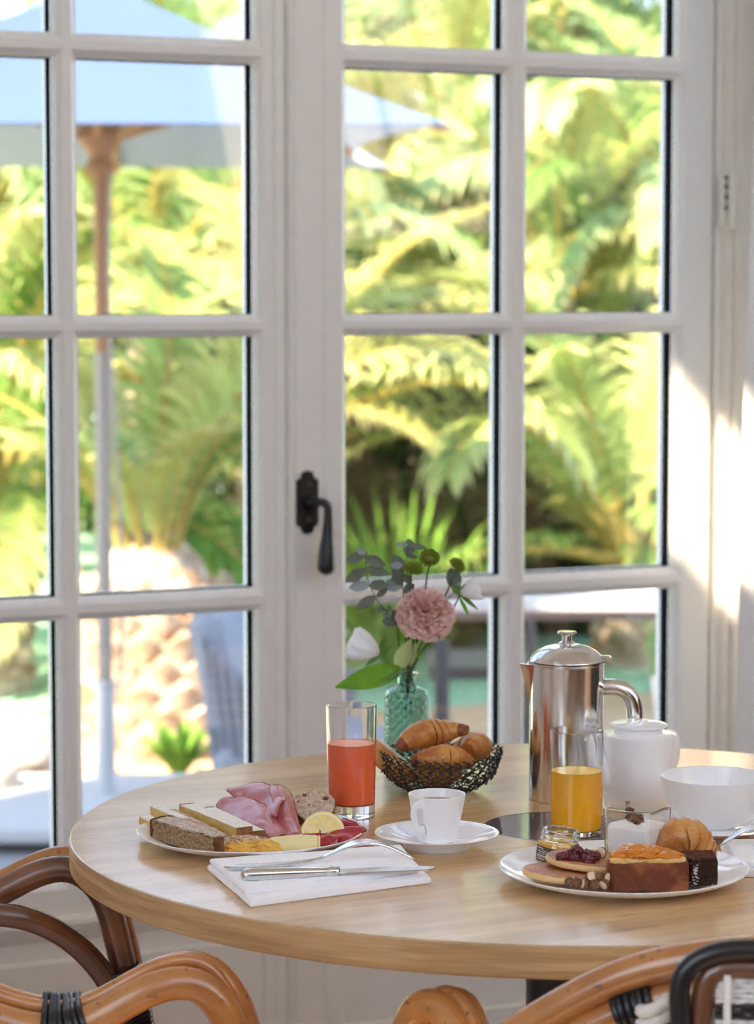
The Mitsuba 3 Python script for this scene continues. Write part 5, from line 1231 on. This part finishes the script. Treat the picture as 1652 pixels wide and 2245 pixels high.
croissant([(0.0395, 3.046, 0.7930), (0.0480, 3.045, 0.7945), (0.0640, 3.046, 0.7965), (0.0800, 3.050, 0.7970), (0.0950, 3.058, 0.7930), (0.1080, 3.072, 0.7870)], [0.0075, 0.0125, 0.0150, 0.0158, 0.0145, 0.0115, 0.0070], 'front croissant low in the bread basket', 7, ridges=8)
croissant([(0.1050, 3.0720, 0.8010), (0.1110, 3.0830, 0.8030), (0.1150, 3.1000, 0.8010), (0.1080, 3.1200, 0.7960), (0.0930, 3.1330, 0.7920)], [0.0105, 0.0165, 0.0185, 0.0165, 0.0090], 'paler croissant at the right back of the bread basket', 9, ('pastry_light', 'pastry'), 7)
croissant([(0.0400, 3.085, 0.7740), (0.0580, 3.085, 0.7720), (0.0780, 3.087, 0.7720), (0.0960, 3.090, 0.7740)], [0.010, 0.0165, 0.0170, 0.0165, 0.010], 'croissant at the bottom of the bread basket, seen through the wire', 11, ('pastry_light', 'pastry'), 7)
bg = thing('baguette_piece', 'golden baguette piece with a pale cut face at the left of the bread basket', 'bread')
_M = mat4((0.0170, 3.0840, 0.7900), rz=-0.42, ry=0.62) @ mat4(rx=-0.5)
add('crust', xf(rough(fine(bevelled([(0.036 * math.cos(a), 0.0185 * math.sin(a) * (1.0 if math.sin(a) < 0 else 0.95)) for a in np.linspace(0, 2 * PI, 44, endpoint=False)], 0.024, 0.009, -0.018, 4), 0.003), 0.0015, 70.0, 4), _M), 'bread_crust', bg, smooth=60)
add('crumb', xf(rough(fine(bevelled([(0.0335 * math.cos(a), 0.0165 * math.sin(a)) for a in np.linspace(0, 2 * PI, 40, endpoint=False)], 0.004, 0.001, 0.0035, 1), 0.003), 0.0010, 220.0, 5), _M), 'bread_white', bg, smooth=60)

# honey jar
jr = thing('honey_jar', 'small open glass jar of honey with a dark paper label', 'jar')
_JM = mat4((0.1800, 2.6700, ZR + 0.0006), ry=math.radians(7)) @ mat4(rz=0)
add('glass', xf(lathe([(0, 0.0003), (0.0185, 0.0), (0.0208, 0.0012), (0.0216, 0.0035), (0.0218, 0.0150), (0.0214, 0.0195), (0.0195, 0.0232), (0.0190, 0.0245), (0.0200, 0.0252), (0.0200, 0.0262), (0.0190, 0.0270), (0.0188, 0.0285), (0.0197, 0.0292), (0.0197, 0.0302), (0.0188, 0.0310), (0.0188, 0.0335), (0.0186, 0.0345), (0.0178, 0.0350), (0.0171, 0.0345), (0.0170, 0.0330), (0.0170, 0.0240), (0.0188, 0.0200), (0.0198, 0.0150), (0.0197, 0.0050), (0.0185, 0.0030), (0, 0.0030)], 80), _JM), 'glass', jr, smooth=40)
add('honey', xf(lathe([(0, 0.0026), (0.0187, 0.0026), (0.0202, 0.0050), (0.0202, 0.0150), (0.0193, 0.0196), (0.0186, 0.0199), (0, 0.0192)], 80), _JM), 'honey', jr, smooth=40)
def arc_patch(r, a0, a1, z0, z1, n=24, th=0.0002):
    a = np.linspace(a0, a1, n)
    g = np.array([[(r * math.cos(x), r * math.sin(x), z) for z in (z0, (z0 + z1) / 2, z1)] for x in a])
    return sheet(g, th)
LA0, LA1 = math.radians(180 + 8), math.radians(180 + 92)
lb = add('paper_label', xf(arc_patch(0.02195, LA0, LA1, 0.0030, 0.0182, 30), _JM), 'label_dark', jr, smooth=40, label='dark brown paper label with lines of fine white print')
rl = np.random.default_rng(2); q = []
for i, (z, h, s0, s1) in enumerate(((0.0160, .0009, .12, .40), (0.0140, .0005, .16, .78), (0.0124, .0005, .16, .84), (0.0108, .0005, .22, .80), (0.0086, .0008, .10, .86), (0.0072, .0006, .10, .62), (0.0052, .0007, .08, .48))):
    s = s0
    while s < s1:
        w = rl.uniform(.03, .09)
        q.append(arc_patch(0.02212, LA0 + (LA1 - LA0) * s, LA0 + (LA1 - LA0) * min(s1, s + w), z, z + h, 4, 0.0001)); s += w + 0.014
add('print', xf(join(*q), _JM), 'print_white', lb, smooth=False, kind='stuff')

# square glass of yogurt
vr = thing('yogurt_glass', 'square glass of white yogurt topped with granola', 'glass')
_VM = mat4((0.2575, 2.6400, ZR + 0.0006), rz=math.radians(57))
def rsq(s, r, n=6):
    pts = []
    for cx, cy, a0 in ((1, 1, 0), (-1, 1, 90), (-1, -1, 180), (1, -1, 270)):
        for k in range(n):
            a = math.radians(a0 + 90 * k / (n - 1)); pts.append((cx * (s - r) + r * math.cos(a), cy * (s - r) + r * math.sin(a)))
    return np.array(pts)
def loft(sections):
    """Closed outlines (n x 2) at heights, first and last capped."""
    n = len(sections[0][0]); v = np.vstack([np.c_[p, np.full(n, z)] for p, z in sections]); k = np.arange(n); k2 = (k + 1) % n; f = []
    for i in range(len(sections) - 1):
        f += [np.stack([i * n + k, i * n + k2, (i + 1) * n + k2], 1), np.stack([i * n + k, (i + 1) * n + k2, (i + 1) * n + k], 1)]
    c0, c1 = len(v), len(v) + 1; m = len(sections) - 1
    v = np.vstack([v, [[*sections[0][0].mean(0), sections[0][1]]], [[*sections[-1][0].mean(0), sections[-1][1]]]])
    f += [np.stack([k * 0 + c0, k2, k], 1), np.stack([k * 0 + c1, m * n + k, m * n + k2], 1)]
    return v, np.vstack(f)
so, wl = 0.0262, 0.0021
add('glass', xf(loft([(rsq(so - .0035, .004), 0.0), (rsq(so - .0022, .005), 0.0012), (rsq(so - .0012, .005), 0.030), (rsq(so, .005), 0.0628), (rsq(so - .0004, .005), 0.0634), (rsq(so - wl, .004), 0.0634), (rsq(so - wl - .0003, .004), 0.0626), (rsq(so - wl - .0012, .004), 0.030), (rsq(so - wl - .0022, .004), 0.0062), (rsq(so - wl - .004, .003), 0.0050)]), _VM), 'glass', vr, smooth=30)
yg = loft([(rsq(so - wl - .0050, .003), 0.0060), (rsq(so - wl - .0033, .004), 0.0074), (rsq(so - wl - .0022, .004), 0.030), (rsq(so - wl - .0017, .004), 0.0440), (rsq(so - wl - .0026, .004), 0.0462), (rsq(so - .006, .004), 0.0475), (rsq(so - .014, .004), 0.0490)])
v, f = yg; v = v.copy(); top = v[:, 2] > 0.043; v[top, 2] += (meshkit.fbm(v[top] * 120, 2, 3) - .5) * .006
add('yogurt', xf((v, f), _VM), 'yogurt', vr, smooth=40, label='white yogurt')
rg = np.random.default_rng(21)
GG = 'granola clusters on the yogurt'
for i, (x, y, z, r_) in enumerate(((0.001, 0.006, 0.0535, .0068), (-0.004, 0.001, 0.0525, .0056), (0.006, 0.001, 0.0520, .0052), (0.003, 0.010, 0.0585, .0050), (-0.007, -0.004, 0.0505, .0046), (0.0, -0.006, 0.0505, .0048))):
    add('granola_cluster', xf(blob((r_, r_ * .8, r_ * .62), (x, y, z), 0.5, 2.8, i + 3, 3, rz=i, octaves=4), _VM), 'granola', smooth=40, label='dark brown granola cluster on top of the yogurt', cat='granola', group=GG)
# ---------------------------------------------------------------- vase and flowers
VX, VY, VZ = 0.0363, 3.3165, 0.8557                                         # the middle of the vase's mouth
def B(x, z, d=0.0):
    """Bouquet millimetres (right, up, toward the room) from the mouth of the vase."""
    return np.array([VX + x / 1000, VY - d / 1000, VZ + z / 1000])
scene['glass_green'] = {'type': 'dielectric', 'int_ior': 1.5, 'specular_transmittance': rgb(0.64, 0.80, 0.73)}
princ('stem_green', (0.055, 0.095, 0.03), 0.5, 0.3)
princ('stem_brown', (0.07, 0.05, 0.035), 0.5, 0.3)
def euca_fn(p, n, uv):
    w = fbm(p.x * 90.0, p.y * 90.0, p.z * 90.0, 3)
    return mix((0.095, 0.120, 0.080), (0.16, 0.19, 0.145), w)
princ('eucalyptus_leaf', proc(euca_fn), 0.6, 0.3)
princ('eucalyptus_pale', (0.28, 0.34, 0.32), 0.6, 0.3)
def leafg_fn(p, n, uv):
    w = fbm(p.x * 60.0, p.y * 60.0, p.z * 60.0, 3)
    return mix((0.10, 0.26, 0.025), (0.22, 0.42, 0.05), w)
scene['leaf_blade'] = {'type': 'principledthin', 'base_color': proc(leafg_fn), 'roughness': 0.35, 'diff_trans': 0.7, 'spec_trans': 0.0}
scene['leaf_pale'] = {'type': 'principledthin', 'base_color': rgb(0.50, 0.56, 0.24), 'roughness': 0.4, 'diff_trans': 0.7, 'spec_trans': 0.0}
princ('sepal_green', (0.09, 0.20, 0.03), 0.45, 0.3)
def carn_fn(p, n, uv):
    w = fbm(p.x * 120.0, p.y * 120.0, p.z * 120.0, 3)
    return mix((0.76, 0.49, 0.45), (0.86, 0.65, 0.60), smoothstep(0.35, 0.65, w))
scene['carnation_petal'] = {'type': 'principledthin', 'base_color': proc(carn_fn), 'roughness': 0.7, 'diff_trans': 0.8, 'spec_trans': 0.0}
scene['white_petal'] = {'type': 'principledthin', 'base_color': rgb(0.90, 0.91, 0.92), 'roughness': 0.6, 'diff_trans': 0.9, 'spec_trans': 0.0}
scene['yellow_petal'] = {'type': 'principledthin', 'base_color': rgb(0.66, 0.60, 0.16), 'roughness': 0.6, 'diff_trans': 0.6, 'spec_trans': 0.0}
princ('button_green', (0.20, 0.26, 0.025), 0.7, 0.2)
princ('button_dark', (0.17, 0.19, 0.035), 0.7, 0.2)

vs = thing('vase', 'small green glass bottle vase with a diamond pattern, holding the flowers', 'vase')
def vase_mesh():
    zt = VZ - TZ
    prof = [(0, 0.0002), (0.0225, 0.0), (0.0250, 0.0010)]
    prof += [(0.0268, z) for z in np.linspace(0.004, 0.0800, 76)]
    prof += [(0.0258, 0.0834), (0.0230, 0.0856), (0.0170, 0.0880), (0.0125, 0.0896), (0.0110, 0.0915), (0.0107, 0.0950), (0.0107, zt - 0.0056), (0.0120, zt - 0.0046), (0.0160, zt - 0.0042), (0.0172, zt - 0.0030), (0.0172, zt - 0.0012), (0.0160, zt - 0.0002), (0.0120, zt), (0.0092, zt - 0.0006),
             (0.0086, zt - 0.003), (0.0086, 0.0915), (0.0105, 0.0876), (0.0190, 0.0846), (0.0226, 0.0815), (0.0236, 0.0780), (0.0236, 0.0080), (0.0222, 0.0052), (0, 0.0048)]
    v, f = lathe(prof, 300)
    r = np.hypot(v[:, 0], v[:, 1]); a = np.arctan2(v[:, 1], v[:, 0])
    on = (r > 0.0255) & (v[:, 2] > 0.0035) & (v[:, 2] < 0.0805)
    n = 18; k = n / (2 * PI); h = 0.0110
    p, q = a * k + v[:, 2] / h, a * k - v[:, 2] / h
    dp, dq = np.abs(p - np.round(p)), np.abs(q - np.round(q))
    g = np.minimum(dp, dq)                                                  # 0 on the grooves' lines
    rel = 0.0012 * np.clip(g / 0.30, 0, 1) ** 0.7 - 0.0008 * np.exp(-(g / 0.07) ** 2)
    ends = np.clip((v[:, 2] - .004) / .004, 0, 1) * np.clip((0.0800 - v[:, 2]) / .004, 0, 1)
    s = 1 + np.where(on, rel * ends / np.maximum(r, 1e-6), 0)
    v[:, 0] *= s; v[:, 1] *= s
    return v + np.array([VX, VY, TZ + .0002]), f
add('glass', vase_mesh(), 'glass_green', vs, smooth=35)

def leaf_sheet(P0, P1, w, curl=0.25, seed=0, th=0.0004, twist=0.0, shape='oval', m=10, n=7, bend=0.0, thin=False):
    """A leaf from base P0 to tip P1, its face toward the room unless twisted."""
    P0, P1 = np.asarray(P0, float), np.asarray(P1, float); d = P1 - P0; L = np.linalg.norm(d); d /= L
    face = np.array([0, -1.0, 0.25]); s = np.cross(d, face); s /= np.linalg.norm(s); nn = np.cross(s, d)
    s, nn = s * math.cos(twist) + nn * math.sin(twist), nn * math.cos(twist) - s * math.sin(twist)
    u = np.linspace(0, 1, m)
    wd = {'oval': np.sin(PI * np.clip(u * 0.94 + 0.05, 0, 1)) ** 0.75, 'lance': np.sin(PI * np.clip(u ** 0.8 * .97 + .02, 0, 1)) ** 0.9}[shape] * w / 2
    q = np.linspace(-1, 1, n)
    g = P0 + d * (u * L)[:, None, None] + s * (wd[:, None] * q[None])[..., None] + nn * ((curl * wd[:, None] * (q[None] ** 2)) + bend * L * np.sin(PI * u)[:, None] + curl * L * .3 * (u[:, None] ** 2))[..., None]
    if thin:
        i, j = np.meshgrid(np.arange(m - 1), np.arange(n - 1), indexing='ij')
        return g.reshape(-1, 3), np.stack([i * n + j, (i + 1) * n + j, (i + 1) * n + j + 1, i * n + j + 1], -1).reshape(-1, 4)
    return sheet(g, th)
def stem(pts, d0, d1, r0, r1, mat, key):
    P = spline([B(x, z, d0 + (d1 - d0) * i / (len(pts) - 1)) for i, (x, z) in enumerate(pts)], 40)
    return add('stem', tube(P, np.linspace(r0, r1, 40), 10), mat, key, smooth=True)

def eucalyptus(label, pts, leaves, d, seed):
    t = thing('eucalyptus_branch', label, 'eucalyptus')
    stem(pts, 0, d, 0.0010, 0.0005, 'stem_brown', t)
    r = np.random.default_rng(seed)
    for i, (x0, z0, x1, z1, w, dd) in enumerate(leaves):
        pale = abs(dd) > 7 or i == 1
        add('leaf', leaf_sheet(B(x0, z0, d * z0 / 150), B(x1, z1, d * z1 / 150 + dd), w / 1000, 0.25, i, twist=r.uniform(-.35, .35)), 'eucalyptus_pale' if pale else 'eucalyptus_leaf', t, smooth=True)
eucalyptus('grey green eucalyptus branch arching out to the left of the flowers', [(1.1, -48.1), (-1.7, 0.0), (-8.5, 31.1), (-10.8, 50.9), (-14.1, 64.0), (-26.6, 78.1), (-39.1, 96.2), (-47.0, 113.2), (-49.8, 133.0), (-49.2, 150.0)],
    [(-49.2, 148.3, -74.7, 137.5, 12.5, -4), (-49.2, 150.0, -62.1, 152.3, 9.7, 0), (-50.9, 143.2, -25.5, 133.0, 14.7, 3), (-50.4, 129.0, -75.3, 113.2, 14.7, -5), (-50.4, 129.6, -20.9, 122.8, 13.6, 4), (-45.8, 108.7, -70.8, 104.7, 13.6, -8), (-45.8, 108.7, -22.1, 108.7, 14.7, 6), (-37.9, 94.5, -61.1, 79.2, 13.6, -4), (-36.8, 94.5, -22.1, 105.8, 7.9, 5), (-26.6, 77.5, -36.8, 79.8, 9.1, -3), (-25.5, 77.5, -17.5, 80.9, 7.9, 3), (-24.9, 75.3, -26.6, 68.8, 6.8, 3), (-10.8, 61.7, -30.0, 64.0, 12.5, -3), (-11.9, 62.3, -5.1, 64.0, 6.8, 4), (-10.8, 67.9, -18.1, 78.7, 10.2, 5)], -4, 1)
eucalyptus('upright eucalyptus branch at the back, the highest of the bouquet', [(2.3, -48.1), (1.1, 0.0), (-0.6, 42.4), (-2.8, 87.7), (-4.5, 116.0), (-0.6, 138.7), (2.8, 155.6)],
    [(2.8, 143.2, 3.4, 165.3, 14.7, -3), (1.7, 157.9, -13.9, 159.6, 7.2, 3), (4.5, 157.3, 24.3, 154.5, 7.8, 4), (1.7, 144.3, 14.1, 143.2, 5.7, 2), (-5.1, 124.5, -14.1, 145.5, 14.7, -4), (-4.0, 133.0, -20.5, 133.6, 10.2, 8), (-6.2, 108.7, -16.4, 130.2, 15.8, 3), (-4.0, 120.6, 7.4, 112.6, 11.3, 6), (-4.0, 107.5, -26.3, 108.7, 19.2, -9), (-2.8, 99.0, 10.2, 110.4, 12.5, 5)], -9, 2)
eucalyptus('short eucalyptus sprig with one broad leaf right of the carnation', [(2.8, -48.1), (2.8, 0.0), (10.2, 31.1), (30.0, 65.1), (52.6, 93.4), (61.7, 104.7)], [(61.7, 103.6, 53.8, 129.6, 20.4, -3), (60.0, 102.0, 66.0, 112.0, 9.0, 3)], -6, 3)

ca = thing('carnation', 'large dusty pink ruffled carnation in the middle of the bouquet', 'flower')
stem([(3.4, -53.8), (1.1, 0.0), (3.4, 19.8), (10.2, 42.4), (17.5, 62.1)], 0, 8, 0.0021, 0.0017, 'stem_green', ca)
add('calyx', tube(np.array([B(14.5, 52, 6), B(17.5, 60, 8), B(20.5, 68, 9), B(22, 74, 9)]), np.array([.0025, .0052, .0066, .0078]), 16), 'sepal_green', ca)
rc = np.random.default_rng(33)
cc_, ax = B(23.5, 77, 10), np.array([0.10, -0.62, 0.78]); ax /= np.linalg.norm(ax)
ex = np.cross([0, 0, 1.0], ax); ex /= np.linalg.norm(ex); ey = np.cross(ax, ex)
PET = 74
for i in range(PET):
    q = (i + 0.5) / PET
    pol = math.radians(8 + 96 * q ** 0.62) + rc.normal() * .05
    az = i * 2.39996 + rc.normal() * .15
    out = ex * math.cos(az) + ey * math.sin(az)
    d = ax * math.cos(pol) + out * math.sin(pol)
    tn = -out * math.cos(pol) + ax * math.sin(pol)                         # the petal's upper side
    sd = np.cross(d, tn); rollq = rc.normal() * (.9 if q < .3 else .4); sd, tn = sd * math.cos(rollq) + tn * math.sin(rollq), tn * math.cos(rollq) - sd * math.sin(rollq)
    L = 0.0285 + 0.0085 * q + rc.normal() * .0012; wid = 0.0125 + 0.009 * q
    m, n = 9, 21
    u = np.linspace(0.12, 1, m)[:, None]; w = np.linspace(-1, 1, n)[None]
    ph = rc.uniform(0, 6, 3)
    ruff = (np.sin(w * 5.5 + ph[0]) * .55 + np.sin(w * 9.3 + ph[1]) * .35) * u ** 3 * 0.0036 * (1.25 - .5 * q)
    edge = 1 - 0.10 * w ** 2 + 0.028 * np.sin(w * 34 + ph[2]) * (u > .95)
    g = cc_ + d * (u * L * edge)[..., None] + sd * (w * wid * (0.22 + 0.78 * u ** 0.8) * .92)[..., None] + tn * (ruff - 0.0065 * u ** 2.2 * (.3 + q) + 0.002 * w ** 2 * (1 - q))[..., None]
    I, J = np.meshgrid(np.arange(m - 1), np.arange(n - 1), indexing='ij')
    add('petal', (g.reshape(-1, 3), np.stack([I * n + J, (I + 1) * n + J, (I + 1) * n + J + 1, I * n + J + 1], -1).reshape(-1, 4)), 'carnation_petal', ca, smooth=True)

def button(label, c, st, d, tilt, r, seed):
    t = thing('button_chrysanthemum', label, 'flower')
    stem(st, 0, d, 0.0012, 0.0010, 'stem_brown', t)
    C = B(*c, d); rr_ = np.random.default_rng(seed)
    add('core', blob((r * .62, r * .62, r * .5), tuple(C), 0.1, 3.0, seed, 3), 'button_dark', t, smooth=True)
    q = []
    T_ = np.array(tilt, float); T_ /= np.linalg.norm(T_)
    for i in range(150):
        z = 1 - 1.55 * (i + .5) / 150; a = i * 2.39996; s = math.sqrt(max(0, 1 - z * z))
        e1 = np.cross(T_, [0.3, 0.2, 0.9]); e1 /= np.linalg.norm(e1); e2 = np.cross(T_, e1)
        dd = T_ * z * .72 + (e1 * math.cos(a) + e2 * math.sin(a)) * s
        q.append(tube(np.array([C + dd * r * .5, C + dd * r * .8, C + dd * r * (1.0 + .08 * rr_.normal())]), np.array([.0005, .0011, .0007]) * r / .0115, 5))
    add('florets', join(*q), 'button_green', t, smooth=True, kind='stuff')
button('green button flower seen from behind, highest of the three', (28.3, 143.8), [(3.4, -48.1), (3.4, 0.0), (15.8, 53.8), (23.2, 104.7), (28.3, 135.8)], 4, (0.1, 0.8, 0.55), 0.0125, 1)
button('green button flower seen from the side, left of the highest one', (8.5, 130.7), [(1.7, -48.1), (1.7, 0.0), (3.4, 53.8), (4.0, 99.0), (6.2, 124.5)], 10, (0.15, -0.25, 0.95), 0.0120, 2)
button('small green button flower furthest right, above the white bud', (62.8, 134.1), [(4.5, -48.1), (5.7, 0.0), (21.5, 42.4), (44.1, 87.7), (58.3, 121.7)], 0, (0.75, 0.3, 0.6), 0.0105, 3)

def lisianthus(label, base, tip, rad, st, sepals, d, mat='white_petal', n=6, seed=0):
    t = thing('lisianthus', label, 'flower')
    stem(st, 0, d, 0.0012, 0.0010, 'stem_green', t)
    P, Q = B(*base, d), B(*tip, d); ax = Q - P; L = np.linalg.norm(ax); ax /= L
    e1 = np.cross(ax, [0.1, 1.0, 0.2]); e1 /= np.linalg.norm(e1); e2 = np.cross(ax, e1)
    rr_ = np.random.default_rng(seed)
    for k in range(n):
        a0 = 2 * PI * k / n
        u = np.linspace(0, 1, 14)[:, None]; w = np.linspace(-.75, .75, 11)[None] * (2 * PI / n)
        R = rad * (0.20 + 0.80 * np.sin(u * PI * .56) ** 0.9) * (1 + .06 * (k % 2))
        a = a0 + w * (1 - .1 * u)
        ripple = 0.0016 * np.sin(w * 9 + k) * u ** 3
        h = u * L * (1 - 0.12 * (w / (2 * PI / n)) ** 2 * u) * rr_.uniform(.92, 1.05)
        g = P + ax * h[..., None] + (e1 * np.cos(a)[..., None] + e2 * np.sin(a)[..., None]) * (R + ripple)[..., None]
        I, J = np.meshgrid(np.arange(13), np.arange(10), indexing='ij')
        add('petal', (g.reshape(-1, 3), np.stack([I * 11 + J, (I + 1) * 11 + J, (I + 1) * 11 + J + 1, I * 11 + J + 1], -1).reshape(-1, 4)), mat, t, smooth=True)
    for i, (x0, z0, x1, z1) in enumerate(sepals):
        add('sepal', leaf_sheet(B(x0, z0, d + 2), B(x1, z1, d + 4), 0.0055 if i % 2 else 0.0075, 0.3, i, shape='lance'), 'sepal_green', t, smooth=True)
    add('calyx', blob((.0042, .0042, .0042), tuple(P + ax * .001), 0.1, 2, 1, 2), 'sepal_green', t, smooth=True)
lisianthus('white lisianthus bloom at the right, held by green sepals', (65.7, 99.0), (90.0, 106.5), 0.0135, [(5.1, -48.1), (6.8, 0.0), (21.5, 31.1), (41.3, 59.4), (58.3, 82.1), (65.7, 97.4)], [(65.7, 99.0, 55.5, 106.4), (65.7, 99.0, 72.8, 111.5), (65.7, 99.0, 78.4, 93.5), (65.7, 99.0, 88.3, 79.2), (65.7, 97.4, 57.0, 112.0)], 3, seed=1)
lisianthus('white lisianthus bloom at the left, nodding away from the vase', (-33.4, 25.5), (-70.0, 41.0), 0.0190, [(-0.6, -48.1), (-4.0, 0.0), (-16.4, 7.4), (-26.6, 16.4), (-33.4, 24.3)], [(-33.4, 24.3, -49.2, 36.8), (-33.4, 24.3, -27.7, 48.1), (-33.4, 24.3, -18.4, 34.8), (-33.4, 24.3, -50.9, 9.6), (-33.4, 24.3, -22.1, 13.3), (-33.4, 24.3, -40.8, 24.3), (-33.4, 24.3, -24.0, 27.0)], 9, seed=2)
lisianthus('small yellow green bud under the carnation on its right', (45.0, 53.0), (53.0, 70.0), 0.0085, [(4.5, -48.1), (5.7, 0.0), (18.7, 25.5), (35.7, 45.3), (45.0, 52.6)], [(45.0, 52.6, 54.0, 42.0)], 2, 'yellow_petal', 5, 3)
LV = [((-4.0, 5.4), (-88.3, -17.0), 29.0, 'leaf_blade', 'broad bright green leaf hanging out to the left over the vase', .14, 12), ((-10.8, 5.4), (5.7, 43.3), 21.0, 'leaf_pale', 'pale yellow green leaf folded up beside the stems', .3, 7), ((-2.0, 37.6), (-6.0, 60.3), 17.0, 'leaf_blade', 'green leaf standing behind the stems under the carnation', .2, -8),
      ((27.2, 57.6), (53.6, 43.1), 14.6, 'leaf_blade', 'pointed green leaf below the carnation on its right', .2, 8), ((65.7, 93.4), (77.5, 70.8), 5.0, 'leaf_blade', 'tiny dangling leaf at the far right of the bouquet', .2, 3), ((4.0, 8.0), (11.2, 42.3), 11.0, 'leaf_pale', 'narrow pale leaf between the flower stems', .3, 4), ((3.4, 36.0), (16.1, 17.8), 8.9, 'leaf_blade', 'small torn green leaf hanging right of the stems', .3, 2),
      ((-2.0, 4.0), (-31.0, -8.0), 7.0, 'sepal_green', 'dark narrow leaf drooping from the mouth of the vase', .1, 14)]
for p0, p1, w, mt, lb, cu, d in LV:
    add('leaf', leaf_sheet(B(*p0, d * .4), B(*p1, d), w / 1000, cu, 0, shape='lance', m=20, n=9, bend=0.06, thin=mt != 'sepal_green'), mt, smooth=True, label=lb, cat='leaf')
